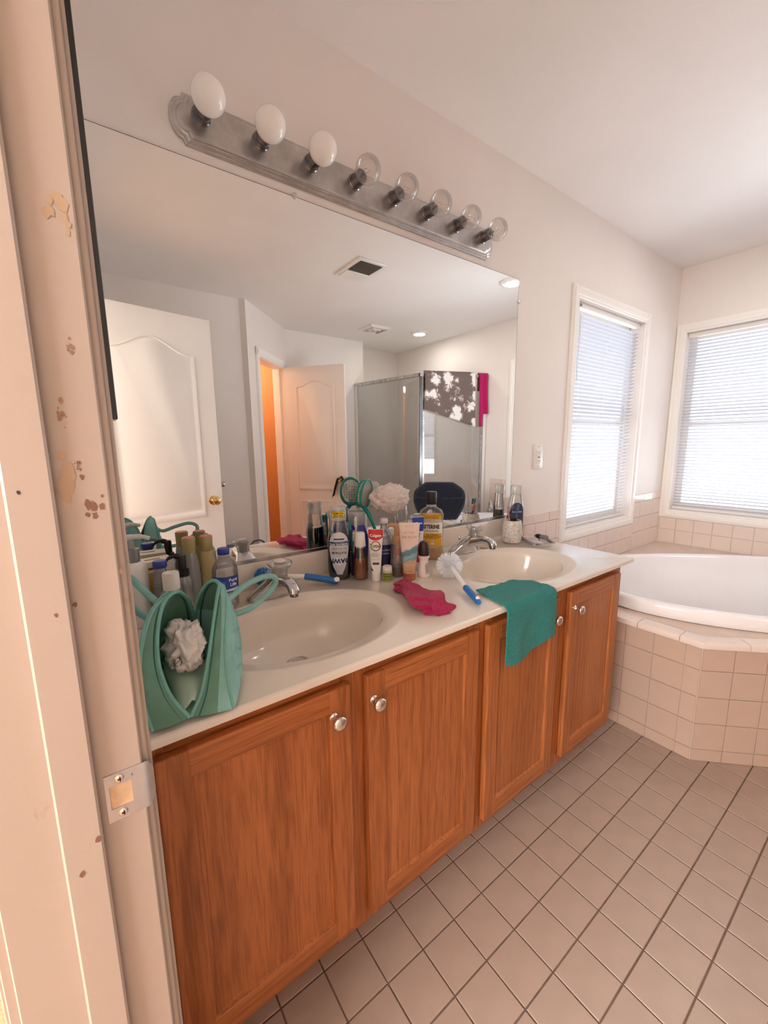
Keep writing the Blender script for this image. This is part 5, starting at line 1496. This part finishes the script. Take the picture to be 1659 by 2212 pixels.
# spray bottle and sponge ball on the deck
t = thing('spray_bottle', 'white trigger spray bottle on the tub deck, seen in the mirror', 'bottle', (2.79, -1.590, .5045), 0)
b_ = Body([(0, .032, .022, 2.6), (.003, .035, .025, 2.8), (.05, .035, .025, 2.6), (.075, .016, .016, 2), (.085, .014, .014, 2)])
link('bottle', b_.mesh(), white, t, 50)
bm = bmesh.new(); box(bm, -.034, .030, -.011, .011, .098, .118, .004); box(bm, -.012, .012, -.012, .012, .084, .100, .002); box(bm, -.030, -.023, -.005, .005, .066, .100, .002)
link('trigger_head', bm, white, t, 30)
t = link('sponge', bmesh.new(), colour(226, 214, 120, .8), None)
bm = bmesh.new(); bmesh.ops.create_icosphere(bm, subdivisions=3, radius=.034); bm.to_mesh(t.data); bm.free()
for p in t.data.polygons: p.use_smooth = True
t.scale = (1, .9, .8); t.location = (2.90, -1.586, .532); tag(t, 'pale yellow round sponge beside the white spray bottle', 'sponge')
# wadded shower cap by the tub spout
t = link('hair_bonnet', bmesh.new(), M['clear_milky'], None)
bm = bmesh.new(); bmesh.ops.create_icosphere(bm, subdivisions=4, radius=1)
for v in bm.verts:
    d = v.co.normalized(); r = .8+.4*abs(noise.noise(d*3.3))+.15*abs(noise.noise(d*9)); v.co = Vector((d.x*r*.045, d.y*r*.045, d.z*r*.05))
bm.to_mesh(t.data); bm.free(); t.location = (3.222, -1.560, .545); tag(t, 'crumpled pale plastic hair bonnet on the deck by the tub spout', 'bonnet')
# dark cloth over the toilet room door knob
kd = Vector((.408, .519, 0)).normalized(); kn_ = Vector((-kd.y, kd.x, 0)); kp = Vector((1.527, -2.852, .905))+kd*.588
if kn_.y < 0: kn_ = -kn_
t = thing('dark_scarf', 'dark brown scarf hanging over the inner door knob, seen in the mirror', 'scarf', tuple(kp))
bm = bmesh.new(); rows = []
for k in range(13):
    v = k/12; row = []
    for i in range(41):
        u = i/20-1; nz = noise.noise(Vector((u*2.5, v*2.2, 3)))
        row.append(kd*(u*.062*(1+.25*nz)+.012*math.sin(7*v+3*u))+kn_*(.026+.062*v+.014*math.sin(6*u+2*v))+Vector((0, 0, .034-.17*abs(u)**1.5*(.75+.4*v)-.02*v+.014*nz)))
    rows.append(row)
grid(bm, rows)
o = link('cloth', bm, terry('dark_brown_cloth', lin(52, 34, 32), .4), t, 180)
sd = o.modifiers.new('thick', 'SOLIDIFY'); sd.thickness = .006
# bin and pail against the opposite wall
t = thing('storage_bin', 'blue-grey plastic bin against the wall by the open door, seen in the mirror', 'bin', (.69, -2.235, 0))
bm = bmesh.new(); loft(bm, [sring(0, 0, z, a, b2, 6, 32) for z, a, b2 in ((0, .10, .07), (.40, .125, .088), (.405, .132, .094), (.418, .132, .094), (.418, .122, .084), (.03, .095, .066))])
link('bin_body', bm, colour(128, 134, 150), t, 50)
t = thing('pail', 'small pink pail with grey loop handle beside the blue-grey bin', 'pail', (.935, -2.245, 0))
link('pail_body', LA([(.0001, 0), (.062, 0), (.064, .002), (.078, .36), (.081, .362), (.081, .37), (.075, .37), (.060, .01), (.0001, .01)], 28), colour(232, 178, 178), t, 50)
link('handle', T([(.078*math.cos(PI*k/16), 0, .365+.075*math.sin(PI*k/16)) for k in range(17)], .009, 8), colour(92, 92, 92), t, 50)
